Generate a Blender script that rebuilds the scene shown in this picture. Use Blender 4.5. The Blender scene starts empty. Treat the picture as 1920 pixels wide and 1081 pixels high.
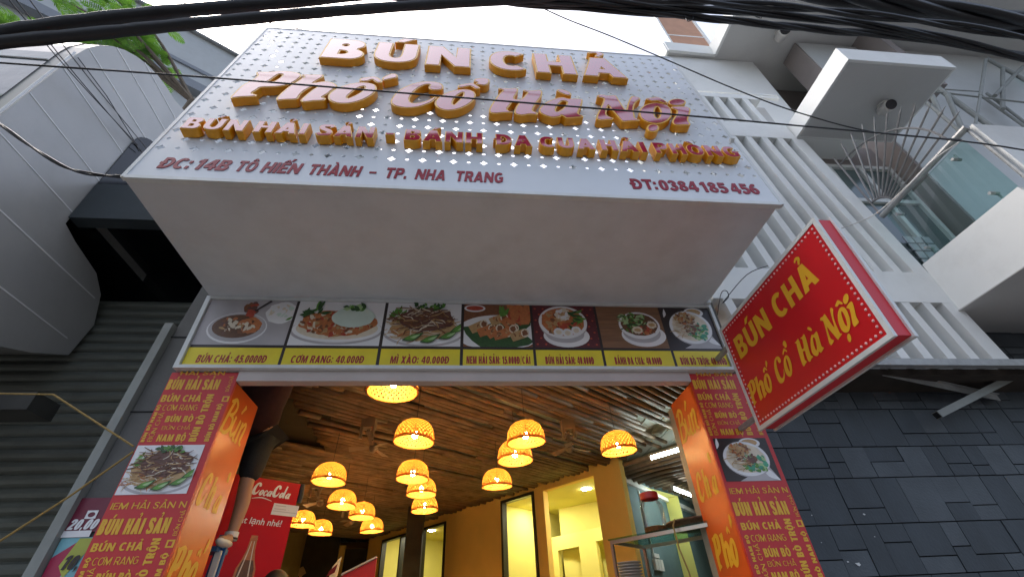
import bpy, math, random
from mathutils import Vector, geometry
random.seed(7)
S = bpy.context.scene
COL = S.collection
# ------------------------------------------------------------------ camera
CF, CA, CB, CR = 826.2, 0.6688, -0.1225, -0.0551          # focal (px at 1920), pitch, yaw, roll
CAM = Vector((-0.0284, -3.0085, 1.6))
_ca, _sa, _cb, _sb, _cc, _sc = math.cos(CA), math.sin(CA), math.cos(CB), math.sin(CB), math.cos(CR), math.sin(CR)
FW = Vector((-_sb*_ca, _cb*_ca, _sa)); _r0 = Vector((_cb, _sb, 0)); _u0 = _r0.cross(FW)
RT = _r0*_cc + _u0*_sc; UP = -_r0*_sc + _u0*_cc
cd = bpy.data.cameras.new('camera'); cam = bpy.data.objects.new('camera', cd); COL.objects.link(cam)
from mathutils import Matrix
_m = Matrix((RT, UP, -FW)).transposed().to_4x4(); _m.translation = CAM
cam.matrix_world = _m
cd.sensor_width = 36; cd.lens = CF/1920*36; cd.clip_start = 0.05; cd.clip_end = 500
S.camera = cam
# ------------------------------------------------------------------ world, sun, exposure
W = bpy.data.worlds.new('World'); S.world = W; W.use_nodes = True
wn = W.node_tree.nodes; wl = W.node_tree.links; wn.clear()
sky = wn.new('ShaderNodeTexSky'); sky.sky_type = 'NISHITA'; sky.sun_disc = False
SUN_EL, SUN_ROT = math.radians(62), math.radians(-62)
sky.sun_elevation = SUN_EL; sky.sun_rotation = SUN_ROT
sky.air_density = 1.0; sky.dust_density = 6.0; sky.ozone_density = 1.0
hs = wn.new('ShaderNodeHueSaturation'); hs.inputs['Saturation'].default_value = 0.75
bg = wn.new('ShaderNodeBackground'); bg.inputs[1].default_value = 0.15
wo = wn.new('ShaderNodeOutputWorld')
wl.new(sky.outputs[0], hs.inputs['Color']); wl.new(hs.outputs[0], bg.inputs[0]); wl.new(bg.outputs[0], wo.inputs[0])
sl = bpy.data.lights.new('sun', 'SUN'); sl.energy = 0.5; sl.angle = math.radians(40); sl.color = (1, .98, .95)
so = bpy.data.objects.new('sun', sl); COL.objects.link(so)
_d = Vector((math.sin(SUN_ROT)*math.cos(SUN_EL), math.cos(SUN_ROT)*math.cos(SUN_EL), math.sin(SUN_EL)))
so.rotation_euler = _d.to_track_quat('Z', 'Y').to_euler(); so.location = (0, -6, 20)
S.view_settings.view_transform = 'Standard'; S.view_settings.look = 'None'
S.view_settings.exposure = 1.45; S.view_settings.gamma = 1.0; S.view_settings.use_curve_mapping = False
S.cycles.max_bounces = 8; S.cycles.transparent_max_bounces = 12; S.cycles.use_denoising = True
S.cycles.sample_clamp_indirect = 6.0

# ------------------------------------------------------------------ surveying: a sight line of the photo met with a real plane
def ray(u, v): return RT*((u-960)/CF) - UP*((v-540.5)/CF) + FW
def P(u, v, ax, val):
    d = ray(u, v); t = (val-CAM[ax])/d[ax]; return CAM + d*t
def Q(u, v, p0, n):
    d = ray(u, v); t = (Vector(p0)-CAM).dot(n)/d.dot(n); return CAM + d*t
V = Vector
# ------------------------------------------------------------------ materials
def lin(c): return tuple(((x/255)/12.92 if x/255 <= .04045 else (((x/255)+.055)/1.055)**2.4) for x in c)
MATS = {}
def mat(name, col, rough=.6, var=.12, scale=6, bump=.0, bscale=40, metal=0, spec=.5, coat=0, stretch=(1,1,1), ior=1.5, trans=0, dirt=0, coat_ior=1.5):
    m = bpy.data.materials.new(name); m.use_nodes = True; n = m.node_tree.nodes; l = m.node_tree.links
    b = n['Principled BSDF']; b.inputs['Roughness'].default_value = rough; b.inputs['Metallic'].default_value = metal
    b.inputs['IOR'].default_value = ior; b.inputs['Coat Weight'].default_value = coat; b.inputs['Coat Roughness'].default_value = .05; b.inputs['Coat IOR'].default_value = coat_ior
    b.inputs['Specular IOR Level'].default_value = spec; b.inputs['Transmission Weight'].default_value = trans
    tc = n.new('ShaderNodeTexCoord'); mp = n.new('ShaderNodeMapping'); mp.inputs['Scale'].default_value = stretch
    l.new(tc.outputs['Object'], mp.inputs[0])
    nz = n.new('ShaderNodeTexNoise'); nz.inputs['Scale'].default_value = scale; nz.inputs['Detail'].default_value = 6
    l.new(mp.outputs[0], nz.inputs['Vector'])
    mx = n.new('ShaderNodeMix'); mx.data_type = 'RGBA'
    mx.inputs['A'].default_value = (*[max(0, c*(1-var*1.6)) for c in col], 1); mx.inputs['B'].default_value = (*[min(1, c*(1+var*1.2)) for c in col], 1)
    l.new(nz.outputs['Fac'], mx.inputs['Factor'])
    last = mx.outputs['Result']
    if dirt:
        n2 = n.new('ShaderNodeTexNoise'); n2.inputs['Scale'].default_value = 1.7; n2.inputs['Detail'].default_value = 10; n2.inputs['Roughness'].default_value = .7
        l.new(tc.outputs['Object'], n2.inputs['Vector'])
        rp = n.new('ShaderNodeValToRGB'); rp.color_ramp.elements[0].position = .48; rp.color_ramp.elements[1].position = .78
        l.new(n2.outputs['Fac'], rp.inputs[0])
        ml = n.new('ShaderNodeMath'); ml.operation = 'MULTIPLY'; ml.inputs[1].default_value = dirt; l.new(rp.outputs[0], ml.inputs[0])
        m2 = n.new('ShaderNodeMix'); m2.data_type = 'RGBA'; m2.inputs['B'].default_value = (col[0]*.35+.01, col[1]*.32+.01, col[2]*.28+.01, 1)
        l.new(ml.outputs[0], m2.inputs['Factor']); l.new(last, m2.inputs['A']); last = m2.outputs['Result']
    l.new(last, b.inputs['Base Color'])
    if bump:
        bn = n.new('ShaderNodeTexNoise'); bn.inputs['Scale'].default_value = bscale; bn.inputs['Detail'].default_value = 4
        l.new(mp.outputs[0], bn.inputs['Vector'])
        bp = n.new('ShaderNodeBump'); bp.inputs['Strength'].default_value = bump; bp.inputs['Distance'].default_value = .01
        l.new(bn.outputs['Fac'], bp.inputs['Height']); l.new(bp.outputs[0], b.inputs['Normal'])
    MATS[name] = m; return m
def emit(name, col, st):
    m = bpy.data.materials.new(name); m.use_nodes = True; n = m.node_tree.nodes; l = m.node_tree.links; n.clear()
    e = n.new('ShaderNodeEmission'); e.inputs[0].default_value = (*col, 1); e.inputs[1].default_value = st
    o = n.new('ShaderNodeOutputMaterial'); l.new(e.outputs[0], o.inputs[0]); MATS[name] = m; return m
def glass(name, tint=(.75, .9, .88), refl=.12):
    m = bpy.data.materials.new(name); m.use_nodes = True; n = m.node_tree.nodes; l = m.node_tree.links; n.clear()
    t = n.new('ShaderNodeBsdfTransparent'); t.inputs[0].default_value = (*tint, 1)
    g = n.new('ShaderNodeBsdfGlossy'); g.inputs['Roughness'].default_value = .02
    f = n.new('ShaderNodeFresnel'); f.inputs[0].default_value = 1.5
    ad = n.new('ShaderNodeMath'); ad.operation = 'MULTIPLY'; ad.inputs[1].default_value = refl*4; l.new(f.outputs[0], ad.inputs[0])
    mx = n.new('ShaderNodeMixShader'); o = n.new('ShaderNodeOutputMaterial')
    l.new(ad.outputs[0], mx.inputs[0]); l.new(t.outputs[0], mx.inputs[1]); l.new(g.outputs[0], mx.inputs[2]); l.new(mx.outputs[0], o.inputs[0])
    MATS[name] = m; return m
def M(*names): return [MATS[x] for x in names]

# ------------------------------------------------------------------ object bookkeeping
ORG = {}
def tag(o, label=None, cat=None, group=None, kind=None):
    if label: o['label'] = label
    if cat: o['category'] = cat
    if group: o['group'] = group
    if kind: o['kind'] = kind
    return o
def thing(name, label, cat, loc, group=None):
    o = bpy.data.objects.new(name, None); COL.objects.link(o); o.location = loc; o.empty_display_size = .1
    ORG[o] = V(loc); return tag(o, label, cat, group)
class MB:
    def __init__(s): s.v = []; s.f = []; s.m = []
    def add(s, vs, fs, mi=0):
        b = len(s.v); s.v += [tuple(x) for x in vs]
        for f in fs: s.f.append([b+i for i in f]); s.m.append(mi)
    def poly(s, pts, mi=0): s.add(pts, [range(len(pts))], mi)
    def box(s, a, b, mi=0):
        x0, y0, z0 = [min(a[i], b[i]) for i in range(3)]; x1, y1, z1 = [max(a[i], b[i]) for i in range(3)]
        s.add([(x0,y0,z0),(x1,y0,z0),(x1,y1,z0),(x0,y1,z0),(x0,y0,z1),(x1,y0,z1),(x1,y1,z1),(x0,y1,z1)],
              [(3,2,1,0),(4,5,6,7),(0,1,5,4),(1,2,6,5),(2,3,7,6),(3,0,4,7)], mi)
    def obox(s, o, a, b, c, mi=0):     # corner + three edge vectors
        o, a, b, c = V(o), V(a), V(b), V(c)
        s.add([o, o+a, o+a+b, o+b, o+c, o+a+c, o+a+b+c, o+b+c], [(3,2,1,0),(4,5,6,7),(0,1,5,4),(1,2,6,5),(2,3,7,6),(3,0,4,7)], mi)
    def prism(s, pts, vec, mi=0, ms=None):
        n = len(pts); vec = V(vec); ms = mi if ms is None else ms
        q = [V(p) for p in pts]; r = [p+vec for p in q]
        s.add(q, [list(range(n))[::-1]], mi); s.add(r, [range(n)], mi)
        s.add(q+r, [(i, (i+1) % n, n+(i+1) % n, n+i) for i in range(n)], ms)
    def tube(s, path, r, n=8, mi=0, r2=None, cap=True):
        p = [V(x) for x in path]; rings = []; up = None
        for i, c in enumerate(p):
            t = (p[min(i+1, len(p)-1)]-p[max(i-1, 0)]).normalized()
            if up is None:
                up = t.orthogonal().normalized()
            up = (up - t*up.dot(t)).normalized(); w = t.cross(up)
            rr = r if r2 is None else r+(r2-r)*i/max(1, len(p)-1)
            if callable(r): rr = r(i)
            rings.append([c+up*math.cos(2*math.pi*k/n)*rr+w*math.sin(2*math.pi*k/n)*rr for k in range(n)])
        vs = [x for g in rings for x in g]; fs = []
        for i in range(len(p)-1):
            for k in range(n): fs.append((i*n+k, i*n+(k+1) % n, (i+1)*n+(k+1) % n, (i+1)*n+k))
        if cap: fs += [list(range(n))[::-1], [(len(p)-1)*n+k for k in range(n)]]
        s.add(vs, fs, mi)
    def bar(s, a, b, w, h, up=(0, 0, 1), mi=0):
        a, b = V(a), V(b); t = (b-a).normalized(); x = t.cross(V(up)).normalized(); z = x.cross(t)
        s.obox(a-x*w/2-z*h/2, b-a, x*w, z*h, mi)
    def ell(s, c, r, mi=0, nu=16, nv=10, ax=None):
        c = V(c); X, Y, Z = ax or (V((1,0,0)), V((0,1,0)), V((0,0,1)))
        vs = [c+Z*r[2]]
        for j in range(1, nv):
            a = math.pi*j/nv
            for i in range(nu):
                b = 2*math.pi*i/nu; vs.append(c+X*(r[0]*math.sin(a)*math.cos(b))+Y*(r[1]*math.sin(a)*math.sin(b))+Z*(r[2]*math.cos(a)))
        vs.append(c-Z*r[2]); fs = [(0, 1+i, 1+(i+1) % nu) for i in range(nu)]
        for j in range(nv-2):
            for i in range(nu): fs.append((1+j*nu+i, 1+(j+1)*nu+i, 1+(j+1)*nu+(i+1) % nu, 1+j*nu+(i+1) % nu))
        L = len(vs)-1; fs += [(L, 1+(nv-2)*nu+(i+1) % nu, 1+(nv-2)*nu+i) for i in range(nu)]
        s.add(vs, fs, mi)
    def lathe(s, prof, c, n=20, mi=0, cap=False, ax=None):
        c = V(c); X, Y, Z = ax or (V((1,0,0)), V((0,1,0)), V((0,0,1)))
        vs = [c+X*(r*math.cos(2*math.pi*k/n))+Y*(r*math.sin(2*math.pi*k/n))+Z*z for r, z in prof for k in range(n)]
        fs = [(i*n+k, i*n+(k+1) % n, (i+1)*n+(k+1) % n, (i+1)*n+k) for i in range(len(prof)-1) for k in range(n)]
        if cap: fs += [list(range(n))[::-1], [(len(prof)-1)*n+k for k in range(n)]]
        s.add(vs, fs, mi)
    def flat(s, loops, fr, d=0.0, mi=0, flip=False):     # filled 2-D outline with holes, in frame fr = (origin, X, Y, N)
        O, X, Y, N = fr; pts = [p for l in loops for p in l]
        tri = geometry.tessellate_polygon([[V((p[0], p[1], 0)) for p in l] for l in loops])
        fs = []
        for t in tri:
            a, b, c = [pts[i] for i in t]
            ar = (b[0]-a[0])*(c[1]-a[1])-(b[1]-a[1])*(c[0]-a[0])
            fs.append(tuple(t) if (ar > 0) != flip else tuple(t)[::-1])
        s.add([O+X*p[0]+Y*p[1]+N*d for p in pts], fs, mi)
    def ext(s, loops, fr, d0, d1, mi=0, ms=None, back=False):
        O, X, Y, N = fr; ms = mi if ms is None else ms
        s.flat(loops, fr, d1, mi)
        if back: s.flat(loops, fr, d0, ms, flip=True)
        for k, l in enumerate(loops):
            l = list(l); ar = area(l)
            if (ar > 0) != (k == 0): l = l[::-1]
            n = len(l)
            s.add([O+X*p[0]+Y*p[1]+N*d0 for p in l]+[O+X*p[0]+Y*p[1]+N*d1 for p in l], [(i, (i+1) % n, n+(i+1) % n, n+i) for i in range(n)], ms)
    def build(s, name, mats, parent=None, smooth=False, label=None):
        o0 = V((0,0,0)); q = parent
        if q is not None: o0 = ORG[q]
        me = bpy.data.meshes.new(name); me.from_pydata([tuple(V(x)-o0) for x in s.v], [], s.f); me.update()
        for m in (mats if isinstance(mats, list) else [mats]): me.materials.append(m)
        me.polygons.foreach_set('material_index', s.m)
        if smooth is True: me.polygons.foreach_set('use_smooth', [True]*len(s.f))
        o = bpy.data.objects.new(name, me); COL.objects.link(o)
        if smooth == 'auto':
            me.polygons.foreach_set('use_smooth', [True]*len(s.f))
            md = o.modifiers.new('sharp', 'EDGE_SPLIT'); md.split_angle = math.radians(35)
        if parent is not None: o.parent = parent
        ORG[o] = o0
        if label: o['label'] = label
        return o
def area(l): return .5*sum(l[i][0]*l[(i+1) % len(l)][1]-l[(i+1) % len(l)][0]*l[i][1] for i in range(len(l)))
def inset(l, e):                     # shrink (e>0) a counter-clockwise loop, grow a clockwise one
    n = len(l); out = []
    if area(l) < 0: l = l[::-1]; e = e
    for i in range(n):
        a, b, c = l[i-1], l[i], l[(i+1) % n]
        d1 = (b[0]-a[0], b[1]-a[1]); d2 = (c[0]-b[0], c[1]-b[1])
        L1 = math.hypot(*d1) or 1e-9; L2 = math.hypot(*d2) or 1e-9
        n1 = (-d1[1]/L1, d1[0]/L1); n2 = (-d2[1]/L2, d2[0]/L2)
        mx, my = n1[0]+n2[0], n1[1]+n2[1]; q = mx*mx+my*my
        k = 2/q if q > .7 else 2.6
        out.append((b[0]+mx*k*e, b[1]+my*k*e))
    return out
def smooth_loop(l, k=3):
    n = len(l); out = []
    for i in range(n):
        p0, p1, p2, p3 = l[i-1], l[i], l[(i+1) % n], l[(i+2) % n]
        for j in range(k):
            t = j/k
            out.append(tuple(.5*(2*p1[a]+(p2[a]-p0[a])*t+(2*p0[a]-5*p1[a]+4*p2[a]-p3[a])*t*t+(3*p1[a]-p0[a]-3*p2[a]+p3[a])*t**3) for a in (0, 1)))
    return out
def spline(pts, k=4):
    out = []; n = len(pts)
    for i in range(n-1):
        p0, p1, p2, p3 = pts[max(0, i-1)], pts[i], pts[i+1], pts[min(n-1, i+2)]
        for j in range(k):
            t = j/k
            out.append(tuple(.5*(2*p1[a]+(p2[a]-p0[a])*t+(2*p0[a]-5*p1[a]+4*p2[a]-p3[a])*t*t+(3*p1[a]-p0[a]-3*p2[a]+p3[a])*t**3) for a in range(len(p1))))
    out.append(tuple(pts[-1])); return out
def stroke(pts, w, k=4):             # 2-D outline of a brush stroke along pts; w = width or list
    c = spline([(p[0], p[1], (w if not isinstance(w, (list, tuple)) else w[i])) for i, p in enumerate(pts)], k)
    L, R = [], []
    for i, p in enumerate(c):
        a = c[max(0, i-1)]; b = c[min(len(c)-1, i+1)]; dx, dy = b[0]-a[0], b[1]-a[1]; q = math.hypot(dx, dy) or 1e-9
        L.append((p[0]-dy/q*p[2]/2, p[1]+dx/q*p[2]/2)); R.append((p[0]+dy/q*p[2]/2, p[1]-dx/q*p[2]/2))
    return R+L[::-1]
def arc(cx, cy, rx, ry, a0, a1, n=10, e=2.0):
    o = []
    for i in range(n+1):
        a = math.radians(a0+(a1-a0)*i/n); c, s = math.cos(a), math.sin(a)
        o.append((cx+rx*math.copysign(abs(c)**(2/e), c), cy+ry*math.copysign(abs(s)**(2/e), s)))
    return o
# ------------------------------------------------------------------ a heavy block alphabet drawn as outlines (cap height 1)
def glyph(ch, sv, sh):
    def ring(W, e=2.3): return [arc(W/2, .5, W/2, .5, 0, 352.5, 47, e), arc(W/2, .5, W/2-sv, .5-sh, 0, 352.5, 47, e)]
    if ch == ' ': return .34, []
    if ch == 'I': return sv, [[[(0,0),(sv,0),(sv,1),(0,1)]]]
    if ch == 'H':
        W = .82; a, b = .5-sh/2, .5+sh/2
        return W, [[[(0,0),(sv,0),(sv,a),(W-sv,a),(W-sv,0),(W,0),(W,1),(W-sv,1),(W-sv,b),(sv,b),(sv,1),(0,1)]]]
    if ch == 'N':
        W = .86; b = .46 if sv > .2 else .3
        return W, [[[(0,0),(sv*.93,0),(sv*.93,1-b),(W-sv,0),(W,0),(W,1),(W-sv*.93,1),(W-sv*.93,b),(sv,1),(0,1)]]]
    if ch == 'M':
        W = 1.02
        return W, [[[(0,0),(sv*.9,0),(sv*.9,.62),(W/2-sv*.42,0),(W/2+sv*.42,0),(W-sv*.9,.62),(W-sv*.9,0),(W,0),(W,1),(W-sv*1.15,1),(W/2,.42),(sv*1.15,1),(0,1)]]]
    if ch == 'A':
        W = .9; a = sv*.56; k = W/2-a; s = sv*1.04; yb = .17; yt = yb+sh
        lo = [[(0,0),(s,0),(s+yb*k,yb),(W-s-yb*k,yb),(W-s,0),(W,0),(W/2+a,1),(W/2-a,1)]]
        ap = (W/2-s)/k
        if ap > yt+.06: lo.append([(s+yt*k,yt),(W-s-yt*k,yt),(W/2,ap)])
        return W, [lo]
    if ch == 'B':
        W = .76; w2 = W*.95; r1, r2 = .26, .27
        lo = [[(0,0)]+[(W-r2,0)]+arc(W-r2,.27,r2,.27,-80,62)+arc(w2-r1,.75,r1,.25,-52,90)+[(0,1)]]
        h1 = .49-sh; 
        lo.append([(sv,sh)]+arc(W-sv*1.05-.1,sh+(.53-sh*1.5)/2,.1,(.53-sh*1.5)/2,-90,90,6)+[(sv,.53-sh*.5)])
        b, t = .53+sh*.4, 1-sh
        lo.append([(sv,b)]+arc(w2-sv*1.05-.1,(b+t)/2,.1,(t-b)/2,-90,90,6)+[(sv,t)])
        return W, [lo]
    if ch in 'DĐ':
        W = .82; r = .46
        o = [(0,0)]+arc(W-r,.5,r,.5,-90,90,14)+[(0,1)]
        hi = [(sv,sh)]+arc(W-sv-.22,.5,.22,.5-sh,-90,90,10)+[(sv,1-sh)]
        if ch == 'Đ':
            o += [(0,.59),(-.11,.59),(-.11,.43),(0,.43)]
            hi += [(sv,.59),(sv+.1,.59),(sv+.1,.43),(sv,.43)]
        return W, [[o, hi]]
    if ch == 'O' or ch == 'Ơ' or ch == 'Q': 
        W = .88; els = [ring(W)]
        if ch == 'Ơ': els.append([stroke([(W*.72,.93),(W*.95,1.0),(W*1.02,1.14)], sv*.6)])
        return W, els
    if ch == '0': return .66, [ring(.66, 2.5)]
    if ch == 'C':
        W = .8; o = arc(W*.53,.5,W*.53,.5,48,312,22,2.2); i = arc(W*.55,.5,W*.55-sv,.5-sh,308,52,18,2.2)
        return W, [[o+i]]
    if ch == 'G':
        W = .86; o = arc(W*.5,.5,W*.5,.5,46,300,22,2.2)+[(W*.97,.13),(W*.97,.56),(W*.52,.56),(W*.52,.56-sh*.85),(W*.97-sv,.56-sh*.85),(W*.97-sv,sh)]
        return W, [[o+arc(W*.5,.5,W*.5-sv,.5-sh,290,54,18,2.2)]]
    if ch == 'E':
        W = .66; a, b = .5-sh*.45, .5+sh*.45
        return W, [[[(0,0),(W,0),(W,sh),(sv,sh),(sv,a),(W*.9,a),(W*.9,b),(sv,b),(sv,1-sh),(W,1-sh),(W,1),(0,1)]]]
    if ch == 'T':
        W = .76; c = W/2
        return W, [[[(c-sv/2,0),(c+sv/2,0),(c+sv/2,1-sh),(W,1-sh),(W,1),(0,1),(0,1-sh),(c-sv/2,1-sh)]]]
    if ch in 'PR':
        W = .76; r = .29; b = .36
        hole = [(sv,b+sh)]+arc(W-sv-.12,(b+1)/2,.12,(1-b)/2-sh,-90,90,8)+[(sv,1-sh)]
        o = [(0,0),(sv,0),(sv,b)]
        if ch == 'R': o += [(W*.45,b),(W*1.03-sv*1.12,0),(W*1.05,0),(W*.8,b+.05)]
        else: o += [(W-r,b)]
        return W, [[o+arc(W-r,(b+1)/2,r,(1-b)/2,-70 if ch == 'R' else -86,90,10)+[(0,1)], hole]]
    if ch == 'S':
        W = .7; q = sh*.5
        return W, [[stroke([(W*.94,.74),(W*.76,.93-q*.2),(W*.46,1-q),(W*.2,.85),(W*.24,.64),(W*.52,.52),(W*.78,.38),(W*.8,.16),(W*.54,q),(W*.24,.07+q*.2),(W*.05,.27)], [sh*1.15,sh*1.1,sh,sv*.95,sv,sv,sv,sv*.95,sh,sh*1.1,sh*1.15], 3)]]
    if ch == 'U':
        W = .82; o = [(0,1)]+arc(W/2,.4,W/2,.4,180,360,18,2.2)+[(W,1),(W-sv,1)]+arc(W/2,.42,W/2-sv,.42-sh,360,180,14,2.2)+[(sv,1)]
        return W, [[o]]
    if ch == 'X':
        W = .84; s = sv*1.12; c = W/2; d = s*.5
        return W, [[[(0,0),(s,0),(c,.5-.5*s/(W-s)*1.15),(W-s,0),(W,0),(c+d*.95,.5),(W,1),(W-s,1),(c,.5+.5*s/(W-s)*1.15),(s,1),(0,1),(c-d*.95,.5)]]]
    if ch == '1': return .5, [[[(.18,0),(.18+sv,0),(.18+sv,1),(.2,1),(0,.84),(0,.66),(.18,.74)]]]
    if ch == '2': return .66, [[stroke([(.1,.7),(.18,.88),(.34,.92),(.52,.82),(.5,.62),(.3,.36),(.12,.1)], [sv,sv*.9,sh,sv,sv,sv,sv*.9], 3)], [[(.04,0),(.66,0),(.66,sh),(.04,sh)]]]
    if ch == '3': return .66, [[stroke([(.07,.76),(.2,.9),(.36,.91),(.52,.76),(.42,.6),(.25,.53)], [sv*.8,sv*.9,sh,sv,sv*.9,sh], 3)], [stroke([(.25,.51),(.46,.46),(.55,.28),(.4,.1),(.2,.09),(.06,.24)], [sh,sv*.9,sv,sh,sv*.9,sv*.8], 3)]]
    if ch == '4': return .74, [[[(.4,0),(.4+sv*.95,0),(.4+sv*.95,.2),(.74,.2),(.74,.2+sh),(.4+sv*.95,.2+sh),(.4+sv*.95,1),(.34,1),(0,.42),(0,.2),(.4,.2)], [(.4,.2+sh),(.17,.2+sh),(.4,.66)]]]
    if ch == '5': return .66, [[[(.06,.5),(.1,1),(.62,1),(.62,1-sh),(.1+sv*.8,1-sh),(.08+sv*.8,.5)]], [stroke([(.1,.5),(.34,.58),(.55,.42),(.54,.22),(.36,.09),(.18,.1),(.06,.22)], [sh*.8,sv*.9,sv,sv,sh,sv*.9,sv*.8], 3)]]
    if ch == '6': return .68, [[arc(.34,.32,.34,.32,0,350,30), arc(.34,.32,.34-sv,.32-sh,0,350,24)], [stroke([(.58,.86),(.4,.9),(.18,.66),(.12,.36)], [sh,sh*1.1,sv,sv], 3)]]
    if ch == '8': return .68, [[arc(.34,.275,.34,.275,-235,55,24)+arc(.34,.76,.3,.24,-45,225,22), arc(.34,.275,.34-sv,.275-sh*.75,0,345,20), arc(.34,.765,.3-sv*.9,.24-sh*.75,0,345,20)]]
    if ch == '.': return .22, [[[(0,0),(.21,0),(.21,.22),(0,.22)]]]
    if ch == ',': return .22, [[[(.03,-.16),(.12,-.16),(.21,.05),(.21,.22),(0,.22),(0,0),(.07,0)]]]
    if ch == ':': return .22, [[[(0,.05),(.21,.05),(.21,.27),(0,.27)]], [[(0,.55),(.21,.55),(.21,.77),(0,.77)]]]
    if ch == '-': return .4, [[[(0,.36),(.4,.36),(.4,.58),(0,.58)]]]
    if ch == '–': return .6, [[[(0,.38),(.6,.38),(.6,.52),(0,.52)]]]
    if ch == '/': return .42, [[[(0,-.06),(.15,-.06),(.42,1.06),(.27,1.06)]]]
    if ch == '!': return .24, [[[(.02,.32),(.2,.32),(.24,1),(0,1)]], [[(.02,0),(.22,0),(.22,.2),(.02,.2)]]]
    return .5, [[[(0,0),(.5,0),(.5,1),(0,1)]]]
import unicodedata
ACC = {'\u0301': 'acute', '\u0300': 'grave', '\u0309': 'hook', '\u0302': 'circ', '\u0323': 'dot', '\u031b': 'horn'}
def letters(txt, sv=.25, sh=.2, gap=.1):
    """[(x, [element loops])] for a line of text, and its total width"""
    x = 0; out = []
    for ch in txt:
        d = unicodedata.normalize('NFD', ch); base = d[0]; acc = [ACC[c] for c in d[1:] if c in ACC]
        if 'horn' in acc: base = 'Ơ'
        w, els = glyph(base, sv, sh); els = [list(e) for e in els]; c = w/2; y = 1.05; kx = min(1.0, .55+sv*2)
        if 'circ' in acc:
            els.append([[(c-.27,y),(c-.1,y),(c,y+.1),(c+.1,y),(c+.27,y),(c+.09,y+.22),(c-.09,y+.22)]])
            for a in acc:
                if a == 'acute': els.append([[(c+.22,y+.1),(c+.34,y+.1),(c+.52,y+.34),(c+.3,y+.34)]])
        elif 'acute' in acc: els.append([[(c-.1,y),(c+.09,y),(c+.32,y+.24),(c+.04,y+.24)]])
        elif 'grave' in acc: els.append([[(c+.1,y),(c-.09,y),(c-.32,y+.24),(c-.04,y+.24)]])
        if 'hook' in acc: els.append([stroke([(c-.14,y+.2),(c,y+.27),(c+.13,y+.2),(c+.06,y+.1),(c,y)], [.08,.11,.14,.12,.1], 3)])
        if 'dot' in acc: els.append([arc(c,-.15,.11,.1,0,330,11)])
        out.append((x, els)); x += w+gap
    return out, x-gap
def put_text(mb, txt, fr, d, x0, x1, z0, cap, mi=0, sv=.25, sh=.2, gap=.1, shear=0.0, thick=0.0, ms=None):
    """text filling x0..x1 along X of the frame, baseline z0, capital height cap"""
    ls, w = letters(txt, sv, sh, gap); k = (x1-x0)/(w+shear)
    for x, els in ls:
        for j, e in enumerate(els):
            loops = [[(x0+(x+p[0]+p[1]*shear)*k, z0+p[1]*cap) for p in l] for l in e]
            if thick: mb.ext(loops, fr, d, d+thick+j*.0004, mi, ms)
            else: mb.flat(loops, fr, d+j*.0003, mi)
X_, Y_, Z_ = V((1,0,0)), V((0,1,0)), V((0,0,1))
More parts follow.
